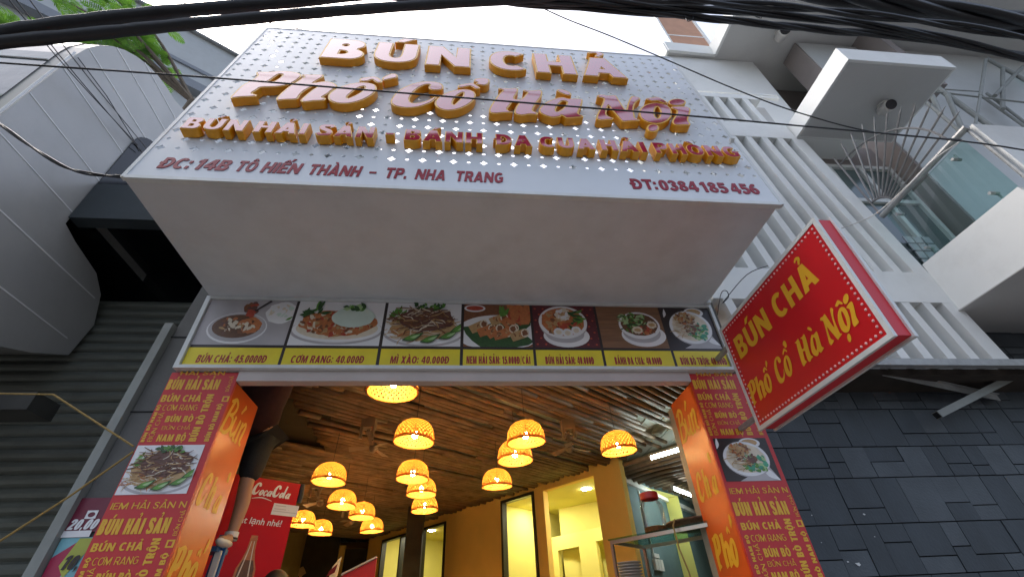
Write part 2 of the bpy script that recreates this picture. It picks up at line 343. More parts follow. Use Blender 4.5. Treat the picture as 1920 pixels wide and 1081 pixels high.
TRACED = {
 'P': [[(-1.811, 0.948), (-1.81, 1.05), (-1.801, 1.154), (-1.779, 1.222), (-1.76, 1.284), (-1.751, 1.35), (-1.768, 1.376), (-1.777, 1.411), (-1.759, 1.427), (-1.705, 1.429), (-1.629, 1.454), (-1.564, 1.47), (-1.499, 1.463), (-1.453, 1.442), (-1.426, 1.404), (-1.425, 1.36), (-1.444, 1.284), (-1.478, 1.215), (-1.534, 1.178), (-1.594, 1.157), (-1.655, 1.142), (-1.668, 1.102), (-1.684, 1.05), (-1.679, 1.031), (-1.661, 1.023), (-1.643, 1.01), (-1.65, 0.988), (-1.689, 0.974), (-1.746, 0.96), (-1.786, 0.939)], [(-1.586, 1.402), (-1.573, 1.39), (-1.573, 1.355), (-1.592, 1.284), (-1.615, 1.248), (-1.639, 1.244), (-1.627, 1.288), (-1.61, 1.367), (-1.6, 1.398)]],
 'h': [[(-1.423, 1.426), (-1.346, 1.438), (-1.274, 1.449), (-1.257, 1.428), (-1.26, 1.39), (-1.28, 1.338), (-1.298, 1.286), (-1.265, 1.306), (-1.221, 1.324), (-1.162, 1.311), (-1.121, 1.27), (-1.109, 1.23), (-1.128, 1.183), (-1.15, 1.103), (-1.175, 1.043), (-1.155, 1.034), (-1.145, 1.014), (-1.162, 0.983), (-1.229, 0.965), (-1.284, 0.941), (-1.316, 0.96), (-1.319, 0.984), (-1.308, 1.046), (-1.286, 1.143), (-1.261, 1.212), (-1.291, 1.215), (-1.311, 1.176), (-1.333, 1.12), (-1.343, 1.056), (-1.343, 1.001), (-1.36, 0.975), (-1.42, 0.962), (-1.465, 0.946), (-1.492, 0.96), (-1.497, 0.992), (-1.489, 1.066), (-1.468, 1.177), (-1.438, 1.264), (-1.415, 1.343), (-1.4, 1.376), (-1.417, 1.398)]],
 'o': [[(-1.138, 1.047), (-1.143, 1.101), (-1.121, 1.184), (-1.075, 1.257), (-1.017, 1.313), (-0.953, 1.347), (-0.89, 1.35), (-0.837, 1.327), (-0.81, 1.28), (-0.804, 1.231), (-0.815, 1.148), (-0.856, 1.064), (-0.905, 1.003), (-0.969, 0.961), (-1.032, 0.951), (-1.088, 0.971), (-1.122, 1.004)], [(-0.915, 1.273), (-0.901, 1.25), (-0.906, 1.199), (-0.94, 1.122), (-0.976, 1.065), (-0.991, 1.051), (-0.995, 1.087), (-0.975, 1.165), (-0.947, 1.234)]],
 'circ1': [[(-0.962, 1.377), (-0.966, 1.42), (-0.948, 1.441), (-0.895, 1.467), (-0.853, 1.48), (-0.817, 1.453), (-0.783, 1.396), (-0.785, 1.375), (-0.813, 1.357), (-0.846, 1.385), (-0.868, 1.411), (-0.895, 1.379), (-0.935, 1.364)]],
 'acute': [[(-0.794, 1.453), (-0.775, 1.5), (-0.745, 1.543), (-0.713, 1.566), (-0.679, 1.543), (-0.67, 1.511), (-0.679, 1.477), (-0.712, 1.456), (-0.747, 1.428), (-0.775, 1.413)]],
 'C': [[(-0.665, 1.021), (-0.667, 1.09), (-0.644, 1.205), (-0.599, 1.304), (-0.53, 1.392), (-0.461, 1.438), (-0.381, 1.454), (-0.313, 1.435), (-0.284, 1.386), (-0.279, 1.343), (-0.297, 1.303), (-0.354, 1.288), (-0.388, 1.301), (-0.402, 1.342), (-0.395, 1.378), (-0.412, 1.387), (-0.447, 1.359), (-0.484, 1.296), (-0.512, 1.216), (-0.525, 1.142), (-0.527, 1.094), (-0.516, 1.052), (-0.487, 1.037), (-0.435, 1.06), (-0.383, 1.106), (-0.342, 1.164), (-0.319, 1.161), (-0.326, 1.134), (-0.353, 1.071), (-0.403, 1.01), (-0.46, 0.965), (-0.525, 0.945), (-0.585, 0.949), (-0.635, 0.972)]],
 'o2': [[(-0.332, 1.066), (-0.322, 1.122), (-0.285, 1.208), (-0.224, 1.283), (-0.16, 1.327), (-0.087, 1.346), (-0.035, 1.32), (-0.013, 1.272), (-0.011, 1.231), (-0.026, 1.147), (-0.068, 1.063), (-0.122, 0.995), (-0.182, 0.954), (-0.242, 0.942), (-0.298, 0.972), (-0.325, 1.021)], [(-0.115, 1.274), (-0.117, 1.224), (-0.133, 1.165), (-0.16, 1.097), (-0.181, 1.052), (-0.19, 1.078), (-0.182, 1.142), (-0.163, 1.201), (-0.136, 1.254)]],
 'circ2': [[(-0.163, 1.378), (-0.159, 1.414), (-0.112, 1.448), (-0.044, 1.482), (-0.014, 1.454), (0.024, 1.398), (0.016, 1.374), (-0.013, 1.363), (-0.043, 1.396), (-0.066, 1.411), (-0.11, 1.381), (-0.154, 1.366)]],
 'hook': [[(-0.03, 1.534), (-0.007, 1.574), (0.047, 1.596), (0.094, 1.585), (0.109, 1.546), (0.1, 1.49), (0.077, 1.45), (0.047, 1.442), (0.009, 1.449), (-0.014, 1.463), (-0.003, 1.492), (-0.022, 1.507)]],
 'H': [[(0.186, 1.414), (0.251, 1.414), (0.32, 1.43), (0.348, 1.411), (0.339, 1.34), (0.308, 1.226), (0.361, 1.226), (0.404, 1.315), (0.421, 1.357), (0.39, 1.382), (0.401, 1.407), (0.464, 1.402), (0.527, 1.424), (0.556, 1.398), (0.538, 1.292), (0.489, 1.17), (0.46, 1.086), (0.448, 1.026), (0.48, 0.997), (0.471, 0.962), (0.414, 0.961), (0.356, 0.936), (0.315, 0.943), (0.292, 0.973), (0.299, 1.034), (0.323, 1.115), (0.336, 1.152), (0.292, 1.159), (0.258, 1.075), (0.242, 1.031), (0.255, 0.998), (0.281, 0.986), (0.267, 0.97), (0.211, 0.96), (0.148, 0.94), (0.106, 0.946), (0.093, 0.977), (0.101, 1.039), (0.139, 1.17), (0.187, 1.31), (0.215, 1.365), (0.183, 1.388)]],
 'grave': [[(0.684, 1.435), (0.711, 1.466), (0.75, 1.462), (0.792, 1.424), (0.808, 1.382), (0.794, 1.354), (0.759, 1.354), (0.717, 1.387)]],
 'a': [[(0.493, 1.044), (0.508, 1.093), (0.557, 1.179), (0.616, 1.244), (0.682, 1.296), (0.73, 1.311), (0.766, 1.29), (0.828, 1.299), (0.882, 1.298), (0.887, 1.257), (0.868, 1.188), (0.833, 1.088), (0.816, 1.024), (0.846, 0.99), (0.839, 0.969), (0.783, 0.952), (0.709, 0.935), (0.687, 0.955), (0.672, 0.975), (0.654, 0.951), (0.595, 0.929), (0.541, 0.952), (0.502, 0.992)], [(0.712, 1.233), (0.743, 1.221), (0.73, 1.17), (0.695, 1.101), (0.661, 1.058), (0.638, 1.04), (0.64, 1.079), (0.665, 1.153)]],
 'N': [[(1.036, 1.389), (1.073, 1.412), (1.135, 1.403), (1.194, 1.417), (1.211, 1.388), (1.221, 1.252), (1.234, 1.143), (1.277, 1.26), (1.338, 1.402), (1.387, 1.421), (1.422, 1.374), (1.379, 1.324), (1.337, 1.251), (1.304, 1.149), (1.292, 1.068), (1.284, 1.006), (1.313, 0.979), (1.303, 0.96), (1.233, 0.947), (1.163, 0.931), (1.144, 0.973), (1.126, 1.063), (1.105, 1.142), (1.098, 1.199), (1.07, 1.119), (1.05, 1.038), (1.075, 0.998), (1.096, 0.983), (1.08, 0.958), (1.035, 0.945), (0.989, 0.932), (0.953, 0.95), (0.959, 1.004), (1.001, 1.11), (1.061, 1.264), (1.078, 1.334), (1.035, 1.357)]],
 'o3': [[(1.335, 1.089), (1.364, 1.173), (1.424, 1.255), (1.501, 1.307), (1.56, 1.319), (1.618, 1.297), (1.647, 1.234), (1.635, 1.143), (1.602, 1.06), (1.541, 0.984), (1.475, 0.938), (1.414, 0.931), (1.355, 0.961), (1.329, 1.019)], [(1.536, 1.244), (1.541, 1.196), (1.528, 1.13), (1.499, 1.063), (1.475, 1.029), (1.466, 1.067), (1.483, 1.14), (1.51, 1.208)]],
 'circ3': [[(1.472, 1.389), (1.505, 1.408), (1.578, 1.44), (1.615, 1.423), (1.655, 1.345), (1.633, 1.32), (1.597, 1.336), (1.572, 1.358), (1.52, 1.344), (1.485, 1.363)]],
 'dot': [[(1.443, 0.862), (1.43, 0.832), (1.408, 0.807), (1.383, 0.792), (1.359, 0.79), (1.341, 0.8), (1.333, 0.821), (1.335, 0.849), (1.348, 0.879), (1.369, 0.904), (1.395, 0.92), (1.419, 0.923), (1.438, 0.912), (1.446, 0.89)]],
 'dot_i': [[(1.831, 1.366), (1.812, 1.333), (1.781, 1.305), (1.743, 1.287), (1.705, 1.282), (1.676, 1.291), (1.66, 1.313), (1.661, 1.343), (1.679, 1.375), (1.711, 1.404), (1.749, 1.423), (1.788, 1.428), (1.817, 1.419), (1.833, 1.396)]],
 'i': [[(1.659, 1.252), (1.706, 1.27), (1.805, 1.28), (1.828, 1.233), (1.794, 1.147), (1.739, 1.03), (1.737, 0.965), (1.719, 0.937), (1.675, 0.932), (1.605, 0.924), (1.585, 0.944), (1.59, 0.997), (1.657, 1.114), (1.689, 1.195), (1.659, 1.223)]],
}
# ================================================================== materials used
mat('asphalt', (.06,.06,.062), .9, .3, 30, .4, 200); mat('paving', (.3,.29,.27), .85, .2, 8, .2, 80, dirt=.5)
mat('floor_tile', (.45,.38,.28), .35, .1, 4)
mat('sign_white', (.66,.70,.74), .32, .04, 3, .02, 20, spec=.35, dirt=.08); mat('soffit_white', (.62,.65,.69), .45, .07, 5, .05, 30, spec=.3, dirt=.22)
mat('letter_orange', (.80,.35,.006), .42, .12, 12, .03, 60); mat('letter_yellow', (.88,.52,.09), .4, .05)
mat('letter_red', (.42,.010,.045), .1, .12, 3, .02, 14, ior=1.5, coat=1.0, coat_ior=1.68); mat('address_red', (.27,.004,.02), .22, .12, 3, ior=1.45, spec=.35)
mat('alu_white', (.62,.65,.65), .35, .08, 14, metal=.0, dirt=.25); mat('steel_grey', (.36,.37,.37), .5, .2, 20, .1, 60, metal=.4, dirt=.6)
mat('beam_beige', (.50,.44,.42), .6, .08, 5, .05, 40, dirt=.2)
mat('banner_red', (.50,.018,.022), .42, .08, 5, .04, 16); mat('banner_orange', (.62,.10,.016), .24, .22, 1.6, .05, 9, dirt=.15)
mat('print_yellow', (.70,.38,.02), .4, .06); mat('print_white', (.72,.72,.74), .4, .06, 4)
mat('spike_steel', (.19,.19,.19), .45, .2, 20, metal=.3); mat('box_red', (.54,.008,.014), .32, .08, 5, .02, 10, dirt=.12); mat('box_side_red', (.56,.016,.03), .4, .08)
mat('led', (.75,.45,.45), .2, .1, ior=1.6)
mat('print_grey', (.42,.40,.42), .4, .2, 5); mat('print_black', (.025,.015,.015), .4, .2); mat('print_label', (.76,.62,.02), .4, .12, 8)
mat('print_darkred', (.34,.016,.016), .4, .1); mat('print_maroon', (.10,.014,.02), .4, .3, 20); mat('print_wood', (.22,.11,.055), .4, .4, 4, stretch=(1,1,14))
mat('food_broth', (.13,.055,.022), .4, .35, 30); mat('food_brown', (.20,.075,.03), .4, .4, 40); mat('food_orange', (.48,.16,.05), .4, .3, 40)
mat('food_tan', (.46,.29,.13), .4, .25, 40); mat('food_cream', (.66,.58,.46), .4, .15, 30); mat('food_green', (.10,.26,.035), .4, .4, 40)
mat('food_dark_green', (.028,.085,.02), .4, .4, 40); mat('food_pale_green', (.34,.50,.24), .4, .2, 30); mat('food_meat', (.14,.06,.045), .4, .4, 50); mat('food_red', (.42,.06,.03), .4, .3, 40)
mat('food_egg', (.55,.66,.60), .4, .08, 10); mat('food_teal', (.05,.30,.18), .4, .4, 30)
mat('bamboo', (.21,.13,.072), .6, .55, 5, .4, 30, stretch=(1,1,1), dirt=.6); mat('roof_sheet', (.50,.54,.50), .6, .1, 4)
mat('weave', (.56,.25,.045), .6, .25, 30); mat('cord_black', (.015,.015,.015), .5)
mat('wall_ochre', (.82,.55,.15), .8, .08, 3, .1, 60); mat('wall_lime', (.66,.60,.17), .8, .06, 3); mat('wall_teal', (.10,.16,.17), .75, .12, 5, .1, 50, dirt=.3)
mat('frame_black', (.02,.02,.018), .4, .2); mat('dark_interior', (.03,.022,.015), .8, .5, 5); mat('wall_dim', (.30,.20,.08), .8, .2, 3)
mat('fridge_red', (.50,.006,.014), .45, .06, 3, spec=.2); mat('plastic_black', (.02,.02,.02), .4); mat('fan_beige', (.24,.17,.11), .6, .15); mat('plastic_white', (.65,.63,.6), .4, .06)
mat('ladder_blue', (.02,.10,.26), .45, .15, 8); mat('skin', (.42,.22,.13), .55, .1, 8); mat('cloth_black', (.012,.011,.012), .9, .3, 20, .2, 100); mat('cloth_maroon', (.05,.014,.014), .9, .3, 20)
mat('hair', (.012,.008,.006), .6); mat('stainless', (.45,.42,.38), .3, .1, 8, metal=.85); mat('ceramic', (.55,.53,.5), .25, .05)
mat('lid_red', (.55,.03,.02), .35, .05); mat('spice', (.30,.12,.03), .8, .5, 60, .3, 80); mat('basket', (.13,.065,.03), .7, .4, 40, .5, 60)
mat('cable_black', (.012,.013,.016), .5, .4, 3, .3, 30, stretch=(1,1,1)); mat('cable_grey', (.22,.22,.22), .5); mat('rope_yellow', (.30,.20,.06), .8, .3, 60); mat('wire_white', (.5,.5,.48), .5)
mat('composite', (.43,.425,.41), .42, .10, 1.2, .06, 3, metal=.25, dirt=.2, spec=.4); mat('joint_dark', (.30,.30,.30), .5); mat('joint_light', (.75,.75,.74), .5)
mat('curtain_glass', (.07,.10,.11), .05, .7, 2.2, .5, 2.5, spec=.6, coat=.2); mat('black_glass_shade', (.008,.01,.012), .12, .3); mat('beam_blue', (.035,.045,.05), .5, .25, 4, dirt=.3)  # curtain_glass: patchy colour paints in reflected trees and sky
mat('shutter', (.13,.14,.12), .5, .22, 3, .1, 60, metal=.25, dirt=.6, stretch=(1,1,5)); mat('shutter_dark', (.05,.05,.045), .7, .4, 6, dirt=.5)
mat('wall_grey', (.115,.115,.11), .75, .15, 4, .15, 40, dirt=.4); mat('trim_grey', (.23,.245,.23), .55, .12, 9, dirt=.4)
mat('poster_maroon', (.16,.015,.04), .4, .2, 8); mat('poster_blue', (.18,.42,.48), .4, .15, 8); mat('poster_green', (.38,.42,.06), .4, .15, 8); mat('poster_pink', (.38,.02,.07), .4, .2, 8)
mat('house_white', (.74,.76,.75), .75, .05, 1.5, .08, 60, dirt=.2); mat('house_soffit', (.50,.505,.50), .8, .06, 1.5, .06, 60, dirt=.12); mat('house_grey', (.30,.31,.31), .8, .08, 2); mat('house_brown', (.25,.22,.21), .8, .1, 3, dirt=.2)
mat('stone_dark', (.046,.058,.070), .62, .30, 5, .25, 60, dirt=.30, stretch=(1,1,.5)); mat('stone_slate', (.066,.080,.094), .55, .35, 4, .25, 60, dirt=.25); mat('joint_black', (.008,.009,.01), .9); mat('paint_spot', (.6,.62,.62), .6)
mat('window_glass', (.10,.14,.14), .08, .3, 1.5, spec=.8); mat('frame_white', (.62,.63,.61), .45, .06); mat('orange_slat', (.52,.29,.18), .6, .12, 6); mat('camera_black', (.02,.02,.025), .2)
mat('leaf_bright', (.12,.26,.03), .5, .35, 9); mat('leaf_mid', (.09,.22,.03), .5, .35, 9); mat('bark', (.10,.075,.05), .9, .3, 12, .4, 40)
mat('sand_wall', (.50,.52,.52), .8, .05, 2, dirt=.15); mat('far_grey', (.25,.27,.30), .8, .08)
for nm in ('leaf_bright', 'leaf_mid', 'weave'):      # thin leaves and split bamboo let light through
    m = MATS[nm]; n = m.node_tree.nodes; l = m.node_tree.links; b = n['Principled BSDF']; o = n['Material Output']
    t = n.new('ShaderNodeBsdfTranslucent'); mx = n.new('ShaderNodeMixShader'); mx.inputs[0].default_value = .32 if nm == 'weave' else .5
    for lk in list(b.inputs['Base Color'].links): l.new(lk.from_socket, t.inputs[0])
    l.new(b.outputs[0], mx.inputs[1]); l.new(t.outputs[0], mx.inputs[2]); l.new(mx.outputs[0], o.inputs[0])
glass('pane_clear', (.97,.97,.93), .08); glass('pane_green', (.62,.83,.79), .06); glass('jar_glass', (.88,.88,.86), .13)
emit('bulb_glow', (1.0,.68,.27), 165); emit('downlight_glow', (1.0,.95,.72), 120); emit('tube_glow', (.85,1.0,.95), 30)

# ================================================================== ground
m = MB(); m.poly([(-150,-150,0),(150,-150,0),(150,150,0),(-150,150,0)]); tag(m.build('road', M('asphalt')), kind='structure')
m = MB(); m.box((-60,-2.1,.0),(60,-.02,.14)); m.box((-60,-2.26,0),(60,-2.1,.13)); tag(m.build('pavement', M('paving')), kind='structure')
m = MB(); m.box((-6,-.02,.004),(8,14,.40)); tag(m.build('shop_floor', M('floor_tile')), kind='structure')

# ================================================================== interior frame of the noodle shop (the room stands at 38 degrees to the street)
CE = 3.95
A0 = P(1160,865,2,CE); B0 = P(710,1005,2,CE)
E2 = (B0-A0); E2.z = 0; LW = E2.length; E2.normalize(); NW = V((-E2.y, E2.x, 0))
if NW.dot(CAM-A0) < 0: NW = -NW
def yw(u, v): q = Q(u, v, A0, NW); return ((q-A0).dot(E2), q.z)
WF = (V((A0.x, A0.y, 0)), E2, Z_, NW)             # note: seen from the street E2 runs to the left
wfr = (WF[0]+E2*0, -E2, Z_, NW)                    # right-handed frame for flat shapes: x = -s
def wl_(u, v): s, z = yw(u, v); return (-s, z)
def wallrect(a, b, c, d): return [a, b, c, d]
shop = thing('noodle_shop', 'single storey noodle shop between grey shutter and dark stone wall, with bamboo ceiling inside', 'shop', (0,.5,0))
# windows of the ochre wall
w2 = [wl_(1015,914), wl_(1109,884), wl_(1141,1081), wl_(1032,1081)]
def vrect(l, r, zt_l, zt_r, zb=1.0):               # opening with plumb sides
    return [(l, zb), (r, zb), (r, zt_r), (l, zt_l)]
p2l, p2r = wl_(1018,920), wl_(1112,890); W2 = vrect(p2l[0], p2r[0], (p2l[1]+p2r[1])/2, (p2l[1]+p2r[1])/2)
p1l, p1r = wl_(940,940), wl_(1001,919); W1 = vrect(p1l[0], p1r[0], (p1l[1]+p1r[1])/2, (p1l[1]+p1r[1])/2)
p0l, p0r = wl_(718,1012), wl_(837,976); W0 = vrect(p0l[0], p0r[0], (p0l[1]+p0r[1])/2, (p0l[1]+p0r[1])/2)
mo = MB(); outer = [(-LW-.5,.4),(0,.4),(0,CE+.1),(-LW-.5,CE+.1)]
mo.ext([outer, W2, W1, W0], wfr, -.13, 0, 0, back=True)
mo.build('ochre_wall', M('wall_ochre'), shop)
# the lit back rooms behind it
def back_room(x0, x1, dep, zc, label, slant=0):
    b = MB(); O = wfr[0]; q = lambda x, d, z: O - E2*0 + wfr[1]*x - NW*d + Z_*z
    for pts in ([q(x0,.13,.4),q(x0,dep,.4),q(x0,dep,zc),q(x0,.13,zc)], [q(x1,.13,.4),q(x1,.13,zc),q(x1-slant,dep,zc),q(x1-slant,dep,.4)], [q(x0,.13,zc),q(x0,dep,zc),q(x1,dep,zc),q(x1,.13,zc)], [q(x0,dep,.4),q(x1,dep,.4),q(x1,dep,zc),q(x0,dep,zc)]): b.poly(pts)
    return b.build('back_room', M('wall_lime'), shop, label=label), q
ZC1 = min(W2[2][1]+.1, CE-.06)
r1, q1 = back_room(W1[0][0]-.25, W2[1][0]+.03, 3.0, ZC1, 'lime yellow back room behind the two right windows', .75)
r0, q0 = back_room(W0[0][0]-.4, W0[1][0]+.4, 2.4, W0[2][1]+.2, 'lime yellow back room behind the far window pair')
# partition inside the first room with two dark openings
xm = (W1[0][0]+W2[1][0])/2; zp = W2[2][1]-.55
b = MB(); fr = (wfr[0]-NW*1.5, wfr[1], Z_, NW)
xa, xb = W1[0][0]-.2, W2[1][0]-.38; L_ = xb-xa
b.ext([[(xa,.4),(xb,.4),(xb,zp+.02),(xa,zp+.02)], [(xa+L_*.16,.6),(xa+L_*.42,.6),(xa+L_*.42,zp-.25),(xa+L_*.16,zp-.25)], [(xa+L_*.62,.6),(xa+L_*.74,.6),(xa+L_*.74,zp-.22),(xa+L_*.62,zp-.22)], [(xa+L_*.79,.6),(xa+L_*.98,.6),(xa+L_*.98,zp-.22),(xa+L_*.79,zp-.22)]], fr, -.1, 0, 0, back=True)
b.build('partition', M('wall_lime'), r1)
def wframe(Wd, n, mull=()):
    f = MB(); t = .055; xl, xr, zt, zb = Wd[0][0], Wd[1][0], Wd[2][1], Wd[0][1]
    O = wfr[0]; q = lambda x, d, z: O + wfr[1]*x + NW*d + Z_*z
    for a, c in (((xl,zb),(xl+t,zt)),((xr-t,zb),(xr,zt)),((xl+t,zt-t),(xr-t,zt)),((xl+t,zb),(xr-t,zb+t)),*[((k-t*.5,zb+t),(k+t*.5,zt-t)) for k in mull]):
        f.obox(q(a[0],-.10,a[1]), wfr[1]*(c[0]-a[0]), NW*.13, Z_*(c[1]-a[1]))
    o = f.build('window', M('frame_black'), shop)
    g_ = MB(); g_.poly([q(xl+t,-.05,zb+t), q(xr-t,-.05,zb+t), q(xr-t,-.05,zt-t), q(xl+t,-.05,zt-t)]); g_.build('pane', M('pane_clear'), o)
wframe(W1, 1); xx = W0[0][0]; ww = W0[1][0]-xx; wframe(W0, 2, (xx+ww*.33, xx+ww*.66))
f = MB(); O = wfr[0]; q = lambda x, d, z: O + wfr[1]*x + NW*d + Z_*z
pass
# teal wall with a lit doorway
T0 = P(1195,905,2,CE); T1 = P(1310,960,2,CE); ET = (T1-T0); ET.z = 0; ET.normalize(); NT = V((ET.y, -ET.x, 0))
if NT.dot(CAM-T0) < 0: NT = -NT
tfr = (V((T0.x,T0.y,0)), ET, Z_, NT)
def tw(u, v): q_ = Q(u, v, T0, NT); return ((q_-T0).dot(ET), q_.z)
d0, d1 = tw(1212,905), tw(1262,925); dz = (tw(1212,902)[1]+tw(1259,917)[1])/2
b = MB(); b.ext([[(-1.25,.4),(7,.4),(7,CE+.15),(-1.25,CE+.15)], [(d0[0],.42),(d1[0],.42),(d1[0],dz),(d0[0],dz)]], tfr, -.12, 0, 0, back=True); b.build('teal_wall', M('wall_teal'), shop)
b = MB(); q = lambda x, d, z: tfr[0]+ET*x-NT*d+Z_*z
x0, x1 = d0[0]-.02, d1[0]+.02
b.poly([q(x0,.12,.4),q(x0,2.2,.4),q(x0,2.2,dz+.4),q(x0,.12,dz+.4)]); b.poly([q(x1,.12,.4),q(x1,.12,dz+.4),q(x1,2.2,dz+.4),q(x1,2.2,.4)]); b.poly([q(x0,2.2,.4),q(x1,2.2,.4),q(x1,2.2,dz+.4),q(x0,2.2,dz+.4)]); b.poly([q(x0,.12,dz+.4),q(x0,2.2,dz+.4),q(x1,2.2,dz+.4),q(x1,.12,dz+.4)])
o = b.build('corridor', M('wall_lime'), shop, label='lime yellow corridor behind the doorway')
b = MB(); b.lathe([(0,0),(.11,0),(.11,.03)], q((x0+x1)/2, 1.1, dz+.36), 16); b.build('ceiling_lamp', M('downlight_glow'), o)
b = MB(); b.obox(tfr[0]+ET*(-1.1)+Z_*(CE-.13)+NT*.0, ET*7, NT*.07, Z_*.1); b.build('cornice', M('plastic_white'), shop)
# remaining enclosing walls and roof
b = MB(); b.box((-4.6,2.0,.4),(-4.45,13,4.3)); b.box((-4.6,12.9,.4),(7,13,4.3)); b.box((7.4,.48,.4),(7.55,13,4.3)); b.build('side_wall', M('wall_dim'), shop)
b = MB(); b.box((2.19,.62,.4),(7.5,.75,4.3)); b.box((-2.14,.062,3.22),(2.19,.12,4.25)); b.build('front_wall', M('wall_grey'), shop)
b = MB()
for k in range(46):
    x = -4.6+k*.27; y0_ = .45 if x > -2.3 else 1.95; b.box((x,y0_,4.12),(x+.2,13,4.14)); b.box((x+.2,y0_,4.14),(x+.27,13,4.17))
b.build('roof', M('roof_sheet'), shop)
b = MB(); b.box((-4.6,1.9,.4),(-2.34,2.0,4.3)); b.box((-2.34,.36,.4),(-2.14,2.0,4.3)); b.build('party_wall', M('dark_interior'), shop)
b = MB(); b.box((-2.13,.46,4.06),(-.6,4.2,4.10)); b.box((-4.4,2.02,4.065),(-2.131,6.0,4.095)); b.build('dark_gap_sheet', M('dark_interior'), shop)  # dark sheet added below the roof so the ceiling gaps stay dark
# bamboo ceiling
b = MB(); rnd = random.Random(3)
def pole(a, c, r):
    n = max(3, int((c-a).length/.55)); pts = []
    for i in range(n+1):
        t = i/n; p = a.lerp(c, t); pts.append(p+V((rnd.uniform(-.006,.006), rnd.uniform(-.006,.006), rnd.uniform(-.005,.005))))
    b.tube(pts, lambda i: r*(1+(.12 if i % 2 else -.04)), 7)
s = -7.5
while s < LW+.5:
    base = V((A0.x, A0.y, CE+.02))+E2*s
    t0 = rnd.uniform(-.06,.18)
    if s < -.2 and rnd.random() < .55: t0 = rnd.uniform(.3,1.5)
    if s < -2.8: t0 = rnd.uniform(-.2,.9)
    t1 = 9.0
    # clip to the room: y > .55 and x > -4.4
    d_ = NW
    if d_.y < 0: t1 = min(t1, (.5-base.y)/d_.y)
    if d_.x < 0: t1 = min(t1, (-4.4-base.x)/d_.x)
    if d_.x < 0 and (base+d_*t1).y < 2.05: t1 = min(t1, (-2.1-base.x)/d_.x)
    if t1 > t0+.3:
        cuts = [t0]
        while cuts[-1] < t1-2.6: cuts.append(cuts[-1]+rnd.uniform(1.6,3.0))
        cuts.append(t1)
        for c0, c1 in zip(cuts, cuts[1:]):
            dz_ = rnd.uniform(-.008,.008)
            if rnd.random() < .93: pole(base+d_*c0+Z_*dz_, base+d_*(c1+rnd.uniform(0,.1))+Z_*dz_, rnd.uniform(.030,.039))
    s += rnd.uniform(.094,.112)
t = .15
while t < 6.5:                       # the second bay beyond the ochre wall's line runs the other way
    base = V((A0.x, A0.y, CE-.02))-NW*t
    lo = -6.0; hi = .56
    if E2.y > 0: lo = max(lo, (.8-base.y)/E2.y)
    pole(base+E2*lo, base+E2*(hi-rnd.uniform(0,.12)), rnd.uniform(.04,.055)); t += rnd.uniform(.17,.30)
b.build('bamboo_ceiling', M('bamboo'), shop, smooth=True)
# lintel over the opening
b = MB(); b.box((-1.672,.02,3.118),(1.723,.1,3.2)); b.build('lintel', M('beam_beige'), shop)

# ================================================================== dark column, rear mural, doors
cp = P(782,950,2,CE)
t = thing('timber_post', 'dark square post in front of the far window pair', 'post', (cp.x, cp.y, .4)); b = MB(); b.box((cp.x-.17,cp.y-.17,.4),(cp.x+.17,cp.y+.17,CE)); b.build('shaft', M('dark_interior'), t)
b = MB(); b.box((cp.x-.22,cp.y-.22,.4),(cp.x+.22,cp.y+.22,.55)); b.build('plinth', M('dark_interior'), t)
a = P(560,985,1,11.5); c = P(655,1081,1,11.5)
t = thing('wall_mural', 'dark brown wall mural with pale blotches at the back behind the hanging lamps', 'mural', (a.x, 11.5, .4))
b = MB(); b.box((a.x-.6,11.5,.4),(P(640,1000,1,11.5).x,11.56,a.z+.1)); b.build('panel', M('dark_interior'), t)
b = MB(); rnd = random.Random(5)
for k in range(34):
    x = a.x-.4+rnd.random()**1.6*1.9; z = 1.5+rnd.random()*1.9; r = rnd.uniform(.04,.16)
    b.flat([[(x+math.cos(j)*r*rnd.uniform(.5,1.4), z+math.sin(j)*r*rnd.uniform(.5,1.4)) for j in [i*.7 for i in range(9)]]], (V((0,11.5,0)), X_, Z_, -Y_), .004+k*.0006)
b.build('blotches', M('food_tan'), t)
a = P(655,985,1,11.6); c = P(676,1081,1,11.6)
t = thing('back_door', 'tall dark door with pale jambs in the back wall', 'door', (a.x,11.6,.4)); b = MB(); x1 = P(678,990,1,11.6).x; b.box((a.x,11.6,.4),(x1+.35,11.68,3.75)); b.build('leaf', M('dark_interior'), t)
b = MB(); b.box((a.x-.28,11.62,.4),(a.x-.01,11.7,3.85)); b.box((x1+.36,11.62,.4),(x1+.62,11.7,3.85)); b.build('jamb', M('wall_ochre'), t)
# ================================================================== the big shop sign
ZB, YF = 3.8494, -1.1726
PT, PN = V((0,.0739307,.9972634)), V((0,-.9972634,.0739307)); PO = V((0,YF,ZB)); PL = 2.651; HWX = 2.1
pfr = (PO, X_, PT, PN)
sign = thing('shop_sign', 'big white perforated shop sign box with raised gold edged letters over the entrance', 'shop sign', (0,0,ZB))
